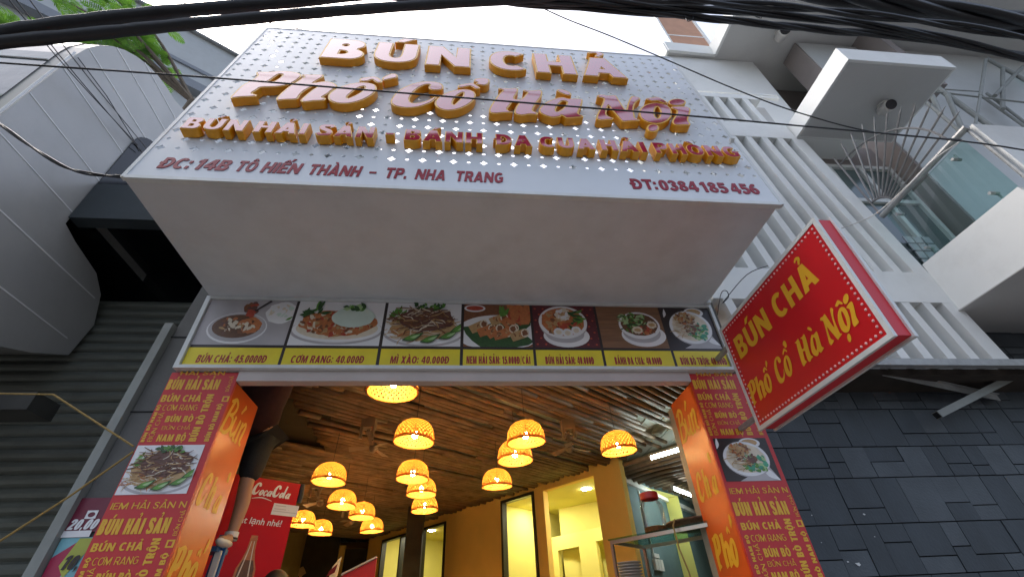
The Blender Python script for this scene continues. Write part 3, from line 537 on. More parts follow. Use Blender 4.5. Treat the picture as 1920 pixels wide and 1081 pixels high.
# perforated face: real holes, quatrefoils and small circles in a checkerboard
b = MB(); a = .105; az = .115; s0 = .285; nr = 20; nc = 40; Hh = s0+nr*az; th = .006
def ring_cell(cx, cz, kind):
    n = 16; sq = []; ho = []
    for i in range(n):
        an = 2*math.pi*i/n+math.pi/n*0; c, s_ = math.cos(an), math.sin(an); k = .5/max(abs(c), abs(s_))
        sq.append((cx+c*k*a, cz+s_*k*az)); r = (.0245*(1+.28*math.cos(4*an)) if kind else .0145)
        ho.append((cx+c*r, cz+s_*r))
    for d, fl in ((0, False), (-th, True)):
        vs = [PO+X_*p[0]+PT*p[1]+PN*d for p in sq+ho]
        fs = [(i, (i+1) % n, n+(i+1) % n, n+i) for i in range(n)]
        b.add(vs, fs if not fl else [f[::-1] for f in fs])
    vs = [PO+X_*p[0]+PT*p[1] for p in ho]+[PO+X_*p[0]+PT*p[1]-PN*th for p in ho]
    b.add(vs, [(i, n+i, n+(i+1) % n, (i+1) % n)[::-1] for i in range(n)])
for r in range(nr):
    for c in range(nc): ring_cell(-HWX+(c+.5)*a, s0+(r+.5)*az, (r+c) % 2 == 0)
for z0, z1 in ((0, s0), (Hh, PL)):
    for d in (0, -th): b.poly([PO+X_*-HWX+PT*z0+PN*d, PO+X_*HWX+PT*z0+PN*d, PO+X_*HWX+PT*z1+PN*d, PO+X_*-HWX+PT*z1+PN*d])
face = b.build('perforated_panel', M('sign_white'), sign)
b = MB()
for x in (-HWX, HWX): b.obox(PO+X_*(x-.012)+PN*-.03, X_*.024, PT*PL, PN*.034)
b.obox(PO+X_*-(HWX-.012)-PN*.03-PT*.012, X_*(2*HWX-.024), PT*.03, PN*.036); b.obox(PO+X_*-(HWX-.012)-PN*.03+PT*(PL-.015), X_*(2*HWX-.024), PT*.02, PN*.034)
b.build('edge_trim', M('alu_white'), sign)
b = MB(); b.box((-HWX+.01,YF+.015,ZB-.006),(HWX-.04,-.012,ZB+.002)); b.build('soffit', M('soffit_white'), sign)
b = MB(); b.prism([(-HWX,YF+.03,ZB),(-HWX,-.02,ZB),(-HWX,-.02,ZB+2.5),(-HWX,YF+.2,ZB+2.5)], (.006,0,0)); b.build('side_panel', M('soffit_white'), sign)
b = MB(); b.prism([(-HWX+.01,YF+.22,ZB+2.60),(-HWX+.01,.0,ZB+3.0),(-HWX+.01,.0,ZB+3.01),(-HWX+.01,YF+.22,ZB+2.61)], (2*HWX-.02,0,0)); b.build('top_cover', M('soffit_white'), sign)
b = MB()
for y0, z0, y1, z1 in ((YF+.03,ZB+.03,-.03,ZB+.03),(YF+.08,ZB+.9,-.03,ZB+.9),(YF+.14,ZB+1.75,-.03,ZB+1.75)):
    b.bar((HWX-.03,y0,z0),(HWX-.03,y1,z1),.035,.035)
b.bar((HWX-.03,-.05,ZB-.02),(HWX-.03,-.05,ZB+2.4),.04,.04,(0,1,0)); b.bar((HWX-.03,YF+.04,ZB+.85),(HWX-.03,-.06,ZB+.1),.03,.03)
for x in (-1.4,-.7,0,.7,1.4):
    b.bar((x,YF+.045,ZB+.03),(x,YF+.045+.19,ZB+2.55),.03,.03,(0,1,0))
b.build('steel_frame', M('alu_white'), sign)
DEP = .07
def raised(loops, parent=sign, inset_by=.014, sub=True, dep=DEP, name='raised_letter'):
    """a built-up letter: gold returns and rim, red acrylic face set a little proud"""
    loops = [l if (area(l) > 0) == (k == 0) else l[::-1] for k, l in enumerate(loops)]
    q = MB(); q.ext(loops, pfr, .006, dep, 0, 1, back=False)
    o = q.build(name, M('letter_yellow', 'letter_orange'), parent)
    q = MB(); fl = [inset(loops[0], inset_by)]
    for h in loops[1:]:
        g_ = inset(h[::-1], -inset_by); fl.append(g_)
    q.ext(fl, pfr, dep, dep+.003, 0, 0)
    q.build('letter_face', M('letter_red'), o)
    return o
def raised_line(txt, x0, x1, z0, cap, sv, sh, gap, ins):
    ls, w = letters(txt, sv, sh, gap); k = (x1-x0)/w
    for x, els in ls:
        for j, e in enumerate(els):
            e = [[(x0+(x+p[0])*k, z0+p[1]*cap) for p in l] for l in e]
            raised(e, inset_by=ins, dep=DEP-.0006*j)
raised_line('BÚN', -1.387, -.06, 1.80, .47, .31, .24, .16, .0145)
raised_line('CHẢ', .109, 1.412, 1.80, .47, .30, .24, .1, .015)
for k_, lp in TRACED.items():
    raised([smooth_loop(l, 3) for l in lp], inset_by=.013, dep=DEP if 'circ' not in k_ else DEP-.0008)
for txt, x0, x1 in (('BÚN', -1.955, -1.56), ('HẢI', -1.50, -1.16), ('SẢN', -1.09, -.71), ('-', -.636, -.574), ('BÁNH', -.504, .043), ('ĐA', .135, .396), ('CUA', .452, .858), ('HẢI', .90, 1.25), ('PHÒNG', 1.31, 1.975)):
    raised_line(txt, x0, x1, .47, .155, .30, .24, .10, .0058)
q = MB()
ROW4 = [(u0, u1, t) for t, u0, u1 in (('ĐC:', 287, 349), ('14B', 355, 424), ('TÔ', 434, 475), ('HIẾN', 484, 560), ('THÀNH', 573, 675), ('–', 688, 705), ('TP.', 719, 764), ('NHA', 777, 837), ('TRANG', 853, 946))]
for u0, u1, t_ in ROW4:
    v0 = 322+(u0-287)*.0303; x0 = Q(u0, v0, PO, PN).x; v1 = 322+(u1-287)*.0303; x1 = Q(u1, v1, PO, PN).x
    put_text(q, t_, pfr, .001, x0, x1, .105, .118, 0, .24, .2, .1, shear=.16, thick=.004)
    if t_ in ('14B', 'THÀNH', '–'): q.build('address_lettering', M('address_red'), sign); q = MB()
q.build('address_lettering', M('address_red'), sign); q = MB()
for t_, u0, u1 in (('ĐT:', 1187, 1235), ('0384', 1240, 1313), ('185', 1319, 1368), ('456', 1375, 1427)):
    v0 = 354+(u0-1187)*.042; x0 = Q(u0, v0, PO, PN).x; x1 = Q(u1, 354+(u1-1187)*.042, PO, PN).x
    put_text(q, t_, pfr, .001, x0, x1, .105, .12, 0, .24, .2, .08, thick=.004)
q.build('phone_lettering', M('address_red'), sign)

# ================================================================== pictures of dishes (flat prints)
PAL = ['print_grey','print_white','food_broth','food_brown','food_orange','food_tan','food_cream','food_green','food_dark_green','food_pale_green','food_meat','food_red','food_egg','print_black','print_wood','print_maroon','food_teal']
PI = {k: i for i, k in enumerate(PAL)}
def dish(fr, w, h, kind, seed, parent, name='dish_photo', label=None):
    """fr origin = lower left of the print; everything is drawn inside 0..w, 0..h as stacked vinyl shapes"""
    m = MB(); R = random.Random(seed); lay = [0]
    def sh(loop, c, clip=True):
        lay[0] += 1
        if clip: loop = [(min(max(p[0], .0), w), min(max(p[1], .0), h)) for p in loop]
        m.flat([loop], fr, .0008+lay[0]*.00005, PI[c])
    def E(cx, cy, rx, ry, c, wob=0, n=28, rot=0):
        pts = []
        for i in range(n):
            a = 2*math.pi*i/n; k = 1+R.uniform(-wob, wob); x, y = rx*k*math.cos(a), ry*k*math.sin(a)
            pts.append((cx+x*math.cos(rot)-y*math.sin(rot), cy+x*math.sin(rot)+y*math.cos(rot)))
        sh(pts, c)
    def noodles(cx, cy, rx, ry, n, cols, wd, ln):
        for i in range(n):
            a = R.uniform(0, 6.28); k = math.sqrt(R.random()); x, y = cx+rx*k*math.cos(a), cy+ry*k*math.sin(a); t = R.uniform(-.9, .9)+(3.14 if R.random() < .5 else 0)
            L = ln*R.uniform(.5, 1.2); b_ = R.uniform(-.4, .4)
            p = [(x, y), (x+L*.5*math.cos(t), y+L*.5*math.sin(t)*.7), (x+L*math.cos(t+b_), y+L*math.sin(t+b_)*.7)]
            sh(stroke(p, [wd*.6, wd, wd*.5], 3), R.choice(cols))
    def chunks(cx, cy, rx, ry, n, cols, sz):
        for i in range(n):
            a = R.uniform(0, 6.28); k = math.sqrt(R.random()); E(cx+rx*k*math.cos(a), cy+ry*k*math.sin(a), sz*R.uniform(.5, 1.2), sz*R.uniform(.35, .8), R.choice(cols), .25, 9, R.uniform(0, 3))
    def leaf(x, y, L, t, c, wd=.35):
        sh(stroke([(x, y), (x+L*.45*math.cos(t), y+L*.45*math.sin(t)), (x+L*math.cos(t+.15), y+L*math.sin(t+.15))], [L*.05, L*wd, L*.04], 4), c)
    bgc = {0:'print_grey',1:'print_white',2:'print_white',3:'food_brown',4:'print_maroon',5:'print_wood',6:'print_black'}[kind]
    m.flat([[(0,0),(w,0),(w,h),(0,h)]], fr, .0008, PI[bgc])
    if kind == 0:
        E(w*.86, h*.72, w*.18, h*.25, 'print_white', .05); chunks(w*.86, h*.76, w*.13, h*.15, 22, ['print_white','food_cream','food_egg'], w*.035); leaf(w*.93, h*.55, w*.09, .5, 'food_green')
        E(w*.43, h*.28, w*.27, h*.27, 'print_grey'); E(w*.42, h*.36, w*.33, h*.34, 'print_white'); E(w*.42, h*.375, w*.315, h*.315, 'print_grey'); E(w*.41, h*.40, w*.27, h*.26, 'food_broth')
        E(w*.56, h*.42, w*.12, h*.18, 'food_orange', .1); chunks(w*.40, h*.42, w*.2, h*.18, 40, ['food_broth','food_meat','food_brown','food_cream','food_orange'], w*.035)
        chunks(w*.42, h*.36, w*.2, h*.13, 9, ['food_cream','food_tan'], w*.04)
        chunks(w*.5, h*.78, w*.06, h*.17, 16, ['food_meat','food_brown','food_red'], w*.05); sh(stroke([(w*.55,h*.74),(w*.7,h*.99)], [w*.02,w*.03]), 'print_black')
    elif kind == 1:
        E(w*.5, h*.33, w*.52, h*.31, 'print_grey', 0, 40); E(w*.5, h*.36, w*.5, h*.29, 'print_white', 0, 40); E(w*.5, h*.38, w*.46, h*.25, 'food_cream', 0, 40); E(w*.5, h*.5, w*.43, h*.3, 'food_orange', .06, 40)
        chunks(w*.5, h*.48, w*.41, h*.27, 150, ['food_orange','food_tan','food_brown','food_orange','food_cream','food_red'], w*.035)
        for i in range(12): leaf(w*R.uniform(.03,.3), h*R.uniform(.55,.85), w*R.uniform(.08,.16), R.uniform(-.3,1.6), R.choice(['food_green','food_dark_green']))
        E(w*.66, h*.63, w*.245, h*.24, 'food_egg', .03, 30); E(w*.66, h*.65, w*.2, h*.18, 'food_egg', .05)
        for i in range(22): leaf(w*R.uniform(.54,.76), h*R.uniform(.78,.9), w*R.uniform(.05,.10), R.uniform(-.4,3.5), R.choice(['food_green','food_dark_green','food_pale_green']), .6)
    elif kind == 2:
        E(w*.52, h*.36, w*.56, h*.38, 'print_grey', 0, 40); E(w*.52, h*.4, w*.54, h*.37, 'print_white', 0, 40); E(w*.5, h*.45, w*.44, h*.33, 'food_tan', .06, 40)
        for i in range(10): leaf(w*R.uniform(.03,.2), h*R.uniform(.5,.7), w*.17, R.uniform(.3,1.3), R.choice(['food_green','food_pale_green']))
        noodles(w*.34, h*.36, w*.3, h*.22, 90, ['food_tan','food_cream','food_tan','food_orange'], w*.012, w*.2)
        E(w*.55, h*.62, w*.36, h*.28, 'food_meat', .08, 30); noodles(w*.5, h*.62, w*.36, h*.27, 130, ['food_meat','food_tan','food_brown','food_cream','food_meat','food_broth'], w*.016, w*.2)
        for i in range(24): leaf(w*R.uniform(.38,.76), h*R.uniform(.84,.93), w*R.uniform(.05,.09), R.uniform(-.4,3.5), R.choice(['food_dark_green','food_green']), .6)
        for x, y, t in ((.25,.12,.25),(.48,.08,.3),(.72,.16,.35),(.86,.3,.5)): leaf(w*x, h*y, w*.28, t, 'food_dark_green', .34); leaf(w*(x+.03), h*(y+.02), w*.2, t, 'food_green', .4); leaf(w*(x+.1), h*(y+.05), w*.13, t, 'food_pale_green', .3)
    elif kind == 3:
        E(w*.16, h*.9, w*.16, h*.09, 'print_white'); E(w*.16, h*.905, w*.13, h*.06, 'food_red')
        E(w*.5, h*.32, w*.62, h*.42, 'print_white', 0, 40); leaf(-w*.02, h*.42, w*1.1, -.35, 'food_dark_green', .42); leaf(w*.1, h*.3, w*1.0, .1, 'food_dark_green', .36)
        for i in range(26): chunks(w*R.uniform(.68,.98), h*R.uniform(.6,.93), .001, .001, 1, ['food_red','food_orange'], w*.1)
        for x, y, t in ((.2,.45,.5),(.32,.36,.4),(.44,.34,.6),(.55,.28,.3),(.66,.36,.5),(.5,.62,.4),(.66,.52,-.9),(.8,.26,.4)):
            rot = t; L, wd = w*.26, h*.2
            sh(stroke([(w*x-L*.45*math.cos(rot), h*y-L*.45*math.sin(rot)), (w*x+L*.4*math.cos(rot), h*y+L*.4*math.sin(rot))], [wd*.95, wd], 4), R.choice(['food_tan','food_orange']))
            chunks(w*x, h*y, L*.3, wd*.3, 8, ['food_tan','food_brown','food_orange'], w*.03)
            E(w*x+L*.42*math.cos(rot), h*y+L*.42*math.sin(rot), w*.06, h*.1, 'food_cream', .05); E(w*x+L*.42*math.cos(rot), h*y+L*.42*math.sin(rot), w*.042, h*.07, 'food_brown', .2)
        for i in range(5): leaf(w*.55, h*.7, w*.2, R.uniform(.6,1.5), 'food_green')
    elif kind == 4:
        for i in range(7):
            for j in range(8): E(w*(.04+.13*j+(i % 2)*.06), h*(.07+.14*i), w*.018, h*.02, 'food_red', .1, 8)
        E(w*.5, h*.26, w*.36, h*.26, 'print_white'); E(w*.48, h*.3, w*.3, h*.2, 'print_grey'); E(w*.47, h*.56, w*.38, h*.42, 'print_grey', 0, 36); E(w*.47, h*.59, w*.385, h*.395, 'print_white', 0, 36); E(w*.47, h*.6, w*.34, h*.34, 'food_orange', .02, 36)
        chunks(w*.33, h*.6, w*.17, h*.26, 40, ['food_tan','food_orange','food_brown'], w*.06); chunks(w*.47, h*.75, w*.13, h*.15, 26, ['food_cream','print_white','food_tan'], w*.05)
        for i in range(20): leaf(w*R.uniform(.55,.72), h*R.uniform(.5,.85), w*.14, R.uniform(-1.2,.4), R.choice(['food_green','food_dark_green']))
        chunks(w*.55, h*.5, w*.18, h*.1, 16, ['food_red','food_orange'], w*.05)
        for x, y in ((.38,.34),(.52,.32),(.66,.38)): E(w*x, h*y, w*.08, h*.1, 'print_white', .06); E(w*x, h*y, w*.045, h*.055, 'food_cream', .1)
    elif kind == 5:
        E(w*.66, h*.3, w*.34, h*.27, 'print_white'); E(w*.64, h*.36, w*.29, h*.24, 'print_grey'); E(w*.63, h*.54, w*.32, h*.33, 'print_white', 0, 36); E(w*.63, h*.56, w*.285, h*.27, 'food_broth', .02, 36)
        for i in range(60): leaf(w*R.uniform(.36,.72), h*R.uniform(.45,.8), w*R.uniform(.06,.12), R.uniform(0,6.28), R.choice(['food_green','food_dark_green','food_pale_green']))
        chunks(w*.7, h*.43, w*.16, h*.1, 22, ['food_red','food_orange','food_brown'], w*.04)
        for x, y in ((.58,.42),(.82,.55)): E(w*x, h*y, w*.08, h*.09, 'food_cream', .1); E(w*x, h*y, w*.05, h*.04, 'food_tan', .15)
    else:
        leaf(w*.02, h*.75, w*.2, 1.2, 'print_white', .3); sh([(w*.25,h*.0),(w*.99,h*.0),(w*.85,h*.35)], 'print_grey')
        E(w*.66, h*.88, w*.2, h*.12, 'print_white'); E(w*.66, h*.89, w*.15, h*.08, 'food_tan'); leaf(w*.75, h*.3, w*.3, -.9, 'print_white', .4)
        E(w*.5, h*.5, w*.42, h*.42, 'print_grey', .0, 36); E(w*.5, h*.51, w*.415, h*.4, 'print_white', .0, 36); E(w*.5, h*.52, w*.36, h*.34, 'food_cream', .02, 36)
        chunks(w*.62, h*.4, w*.22, h*.2, 60, ['food_teal','food_green','food_teal','food_pale_green'], w*.05); chunks(w*.5, h*.5, w*.16, h*.16, 30, ['food_meat','food_brown'], w*.05)
        noodles(w*.36, h*.45, w*.16, h*.2, 40, ['food_cream','food_tan'], w*.012, w*.16)
        chunks(w*.42, h*.72, w*.2, h*.14, 70, ['food_tan','food_orange','food_brown','food_tan'], w*.035)
    return m.build(name, [MATS[k] for k in PAL], parent, label=label)
# ================================================================== menu board
board = thing('menu_board', 'long white framed menu board of seven dish photos with yellow price strips', 'menu board', (0,0,3.2))
ZT, ZL = 3.849, 3.2; bf = lambda y: (V((0,y,0)), X_, Z_, -Y_)
b = MB(); b.box((-2.07,.0,3.225),(2.08,.05,3.82)); b.build('backing', M('print_black'), board)
b = MB(); b.box((-2.11,-.022,ZL),(2.11,.06,ZL+.026)); b.box((-2.11,-.022,ZT-.032),(2.11,.06,ZT-.008)); b.box((-2.11,-.022,ZL+.026),(-2.078,.06,ZT-.032)); b.box((2.085,-.022,ZL+.026),(2.11,.06,ZT-.032)); b.build('frame', M('alu_white'), board)
cells = [(-2.075,-1.416,'BÚN CHẢ: 45.0000Đ',.22,.0),(-1.394,-.716,'CƠM RANG: 40.000Đ',.2,.0),(-.692,-.092,'MÌ XÀO: 40.000Đ',.2,.0),(-.068,.482,'NEM HẢI SẢN: 15.000Đ/CÁI',.24,0),(.504,1.036,'BÚN HẢI SẢN: 40.000Đ',.24,0),(1.058,1.618,'BÁNH ĐA CUA: 40.000Đ',.24,0),(1.64,2.082,'BÚN BÒ TRỘN: 40.000Đ',.24,0)]
spans = [(.13,.87),(.09,.87),(.13,.87),(.05,.95),(.13,.86),(.13,.82),(.08,.96)]
for i, (x0, x1, tx, sv, sh_) in enumerate(cells):
    px0 = x0 if i not in (5,) else x0-.02
    dish((V((x0,-.0002,3.402)), X_, Z_, -Y_), x1-x0, 3.815-3.402, i, 20+i, board)
    q = MB(); q.flat([[(x0,3.228),(x1,3.228),(x1,3.378),(x0,3.378)]], bf(0), .001); o = q.build('price_strip', M('print_label'), board)
    w = x1-x0; a_, c_ = spans[i]; q = MB(); put_text(q, tx, bf(0), .002, x0+w*a_, x0+w*c_, 3.252, .062 if i < 3 else .066, 0, .27 if i < 3 else .34, .2 if i < 3 else .19, .12, shear=.12 if i < 3 else 0); q.build('price_text', M('print_darkred'), o)
# ================================================================== red banner pillars
BLK = [('BÚN HẢI SẢN',-.005,.352,3.055,.078,.34,.2),('BÚN CHẢ',.0,.27,2.965,.05,.26,.2),('CƠM RANG',.037,.27,2.902,.042,.15,.1),('BÚN BÒ',.088,.272,2.822,.043,.3,.2),('BÚN CHẢ',.09,.278,2.77,.026,.12,.09),('NAM BỘ',.089,.274,2.693,.046,.3,.2)]
def pillar_text(q, x0, dz=0.0, top=True):
    fr = bf(.03)
    for t_, a_, c_, z, cap, sv, sh_ in BLK: put_text(q, t_, fr, .002, x0+a_+.012, x0+c_, z-dz, cap, 0, sv, sh_, .11)
    for t_, xb, z0_, z1_, cap, sv in (('BÚN BÒ TRỘN',.345,2.69,3.02,.046,.32),('BÚN BÒ NAM BỘ',.032,2.69,2.945,.022,.3),('BÚN CHẢ',.076,2.693,2.89,.028,.14),('BÚN BÒ NAM BỘ',.425,2.60 if not top else 2.69,2.95,.03,.3)):
        vf = (V((x0+xb,.03,0)), Z_, -X_, -Y_); put_text(q, t_, vf, .002, z0_-dz, z1_-dz, 0, cap, 0, sv, .2 if sv > .2 else .1, .1)
    vf = (V((x0+.43,.03,0)), Z_, -X_, -Y_); put_text(q, 'BÚN CHẢ', vf, .002, 3.04-dz, 3.16-dz, 0, .022, 0, .13, .1, .1)
    q.flat([[(x0+.408,2.965-dz),(x0+.452,2.965-dz),(x0+.452,3.005-dz),(x0+.408,3.005-dz)], [(x0+.418,2.973-dz),(x0+.440,2.973-dz),(x0+.440,2.997-dz),(x0+.418,2.997-dz)]], fr, .002)
def script(q, keys, fr, d, x0, x1, z0, z1, mi=0, thin=0.0, place=None):
    """brush lettering reused from the sign's own traced outlines, fitted to a box"""
    loops = []
    for k in keys:
        k, dx, dzz = k if isinstance(k, tuple) else (k, 0, 0)
        loops.append([[(p[0]+dx, p[1]+dzz) for p in smooth_loop(l, 2)] for l in (GL[k] if k in GL else TRACED[k])])
    xs = [p[0] for g in loops for l in g for p in l]; zs = [p[1] for g in loops for l in g for p in l]
    a_, b_, c_, e_ = min(xs), max(xs), min(zs), max(zs)
    for j, g in enumerate(loops):
        gg = []
        for k, l in enumerate(g):
            l = l if area(l) > 0 else l[::-1]
            l = inset(l, thin if k == 0 else -thin) if thin else l
            gg.append([(x0+(p[0]-a_)/(b_-a_)*(x1-x0), z0+(p[1]-c_)/(e_-c_)*(z1-z0)) for p in l])
        q.flat(gg, fr, d+j*.0003, mi)
def shift(k, dx, dz, sx=1, sz=1):
    xs = [p[0] for p in TRACED[k][0]]; zs = [p[1] for p in TRACED[k][0]]; a_, c_ = min(xs), min(zs)
    return [[(dx+(p[0]-a_)*sx, dz+(p[1]-c_)*sz) for p in l] for l in TRACED[k]]
GL = {'B': [stroke([(.0,0),(.06,.25),(.16,.55)], .085, 3)], 'B2': [stroke([(.04,.50),(.2,.58),(.32,.5),(.26,.36),(.12,.30)], [.05,.07,.08,.07,.05], 3)], 'B3': [stroke([(.13,.31),(.28,.29),(.3,.14),(.16,.02),(-.04,.02)], [.05,.07,.09,.07,.05], 3)],
      'u': [stroke([(.40,.36),(.36,.14),(.42,.05),(.54,.14)], [.07,.075,.07,.05], 3)], 'u2': [stroke([(.62,.36),(.54,.05),(.62,.02)], [.07,.075,.04], 3)],
      'n': [stroke([(.74,.36),(.68,.0)], [.07,.08], 3)], 'n2': [stroke([(.70,.2),(.84,.37),(.90,.32),(.84,.08),(.93,.02)], [.04,.06,.075,.075,.04], 3)], 'ac': [stroke([(.54,.46),(.66,.62)], [.05,.085], 3)],
      'Cc': shift('C', 0, 0), 'Ch': shift('h', .44, 0, .8, 1), 'Ca': shift('a', .86, 0, .8, .8), 'Chk': shift('hook', 1.08, .5, 1, 1.2),
      'Pp': shift('P', 0, 0), 'Ph': shift('h', .36, 0), 'Po': shift('o', .70, -.01), 'Pc': shift('circ1', .82, .44, .8, 1), 'Pa': shift('acute', 1.06, .50, 1, 1.4)}
def pillar(label, x0, x1, xin, nx):
    t = thing('banner_pillar', label, 'banner', (x0,.03,.4))
    b = MB(); b.box((x0,.03,.4),(x1,.055,3.187)); f_ = b.build('front_panel', M('banner_red'), t)
    q = MB(); pillar_text(q, x0); 
    fr = bf(.03)
    for t_, a_, c_, z, cap, sv, sh_ in (('IEM HẢI SẢN N',.02,.437,2.293,.036,.15,.11),('BÚN HẢI SẢN',.01,.388,2.16,.082,.36,.2),('BÚN CHẢ',.02,.29,2.077,.042,.27,.2),('CƠM RANG',.06,.297,2.01,.038,.15,.1),('BÚN BÒ',.113,.29,1.924,.048,.3,.2),('BÚN CHẢ',.113,.3,1.874,.028,.12,.09),('NAM BỘ',.113,.292,1.803,.042,.3,.2),('BÚN BÒ',.113,.292,1.72,.042,.3,.2)):
        put_text(q, t_, fr, .002, x0+a_, x0+c_, z, cap, 0, sv, sh_, .11)
    for t_, xb, z0_, z1_, cap, sv in (('BÚN BÒ TRỘN',.372,1.80,2.135,.046,.32),('BÚN BÒ NAM BỘ',.045,1.75,2.05,.022,.3),('BÚN CHẢ',.093,1.80,2.0,.028,.14),('BÚN BÒ NAM BỘ',.442,1.7,2.06,.03,.3),('BÚN CHẢ',.447,2.145,2.28,.022,.13)):
        vf = (V((x0+xb,.03,0)), Z_, -X_, -Y_); put_text(q, t_, vf, .002, z0_, z1_, 0, cap, 0, sv, .2 if sv > .2 else .1, .1)
    q.flat([[(x0+.408,2.085),(x0+.452,2.085),(x0+.452,2.125),(x0+.408,2.125)], [(x0+.418,2.093),(x0+.440,2.093),(x0+.440,2.117),(x0+.418,2.117)]], fr, .002)
    put_text(q, 'HẢI SẢN', fr, .002, x0+.06, x0+.36, 3.168, .03, 0, .2, .15, .1)
    q.build('word_lettering', M('print_yellow'), f_)
    return t, f_
pl, f_ = pillar('red banner pillar with noodle dish photo left of the entrance, beside the grey shutter', -2.13, -1.677, -1.677, 1)
dish((V((-2.122,.028,2.372)), X_, Z_, -Y_), .405, .296, 2, 41, f_)
pr_, f2 = pillar('red banner pillar with bowl photo right of the entrance, beside the dark stone wall', 1.728, 2.184, 1.728, -1)
dish((V((1.748,.028,2.372)), X_, Z_, -Y_), .405, .296, 6, 42, f2)
def side(t, x, nx):
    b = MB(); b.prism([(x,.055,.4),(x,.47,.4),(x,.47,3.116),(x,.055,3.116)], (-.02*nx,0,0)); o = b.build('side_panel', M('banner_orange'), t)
    q = MB(); fr = (V((x,0,0)), Y_, Z_, X_) if nx > 0 else (V((x,0,0)), -Y_, Z_, -X_)
    def yy(a_, c_): return (a_, c_) if nx > 0 else (-a_, -c_)
    for keys, y0, y1, z0, z1 in ((['B','B2','B3','u','u2','n','n2','ac'],.455,.11,2.765,3.05),(['Cc','Ch','Ca','Chk'],.42,.10,2.32,2.60),(['Pp','Ph','Po','Pc','Pa'],.43,.08,1.89,2.19)):
        if nx > 0: y0, y1 = .5-y0+.0, .5-y1
        a_, c_ = yy(y0, y1); script(q, keys, fr, .002, a_, c_, z0, z1, 0, thin=.003)
    q.build('script_lettering', M('print_yellow'), o)
side(pl, -1.677, 1); side(pr_, 1.728, -1)
b = MB(); b.box((-2.12,.06,.4),(-1.70,.44,3.11)); b.build('core', M('steel_grey'), pl)
b = MB(); b.box((1.75,.06,.4),(2.175,.6,3.11)); b.build('core', M('steel_grey'), pr_)
# ================================================================== red projecting light box
LX, LY0, LY1, LZ0, LZ1, LT = 1.93, -.25, -1.443, 2.615, 3.42, .125
box = thing('light_box_sign', 'red projecting light box sign with yellow lettering at the right pillar', 'sign', (LX,LY0,LZ0))
b = MB(); b.box((LX+.012,LY1+.012,LZ0+.012),(LX+LT-.012,LY0-.012,LZ1-.012)); b.build('cabinet', M('box_side_red'), box)
b = MB(); fw = .026
for x in (LX, LX+LT-.018):
    b.box((x,LY1,LZ0),(x+.018,LY1+fw,LZ1)); b.box((x,LY0-fw,LZ0),(x+.018,LY0,LZ1)); b.box((x,LY1+fw,LZ0),(x+.018,LY0-fw,LZ0+fw)); b.box((x,LY1+fw,LZ1-fw),(x+.018,LY0-fw,LZ1))
b.build('frame', M('alu_white'), box)
lfr = (V((LX+.004,0,0)), -Y_, Z_, -X_)
b = MB()
for x, nx in ((LX+.004,-1),(LX+LT-.004,1)): b.prism([(x,LY1+fw,LZ0+fw),(x,LY0-fw,LZ0+fw),(x,LY0-fw,LZ1-fw),(x,LY1+fw,LZ1-fw)], (.006*-nx,0,0))
fa = b.build('face_panel', M('box_red'), box)
q = MB()
def lb(u, v): p_ = P(u, v, 0, LX); return -p_.y, p_.z
put_text(q, 'BÚN', lfr, .002, .36, .775, 3.10, .165, 0, .27, .2, .12); put_text(q, 'CHẢ', lfr, .002, .853, 1.258, 3.10, .165, 0, .27, .2, .12); q.build('upper_lettering', M('print_yellow'), fa); q = MB()
def words(keys, x0, x1, z0, z1, thin=.009): script(q, keys, lfr, .002, x0, x1, z0, z1, 0, thin=thin)
words(['P','h','o','circ1','acute'], .30, .60, 2.765, 2.965); words(['C','o2','circ2','hook'], .615, .825, 2.77, 2.98); words(['H','a','grave'], .858, 1.07, 2.765, 2.94); words(['N','o3','circ3','dot','dot_i','i'], 1.10, 1.36, 2.715, 2.94)
q.build('lower_lettering', M('print_yellow'), fa)
q = MB(); dots = []
yy0, yy1, zz0, zz1 = -LY0+.05, -LY1-.05, LZ0+.05, LZ1-.05
nY, nZ = 34, 22
for i in range(nY): dots += [(yy0+(yy1-yy0)*i/(nY-1), zz0), (yy0+(yy1-yy0)*i/(nY-1), zz1)]
for i in range(1, nZ-1): dots += [(yy0, zz0+(zz1-zz0)*i/(nZ-1)), (yy1, zz0+(zz1-zz0)*i/(nZ-1))]
for y_, z_ in dots: q.ell((LX+.003,-y_,z_),(.006,.0075,.0075),0,8,5)
q.build('led_row', M('led'), fa)
for z_ in (LZ1-.12, LZ0+.12): b = MB(); b.bar((LX+.06,LY0-.02,z_),(LX+.06,.03,z_),.03,.03); b.build('bracket', M('steel_grey'), box)
if 0: b.bar((LX+.06,LY0-.02,LZ0+.12),(LX+.06,.03,LZ0+.12),.03,.03)
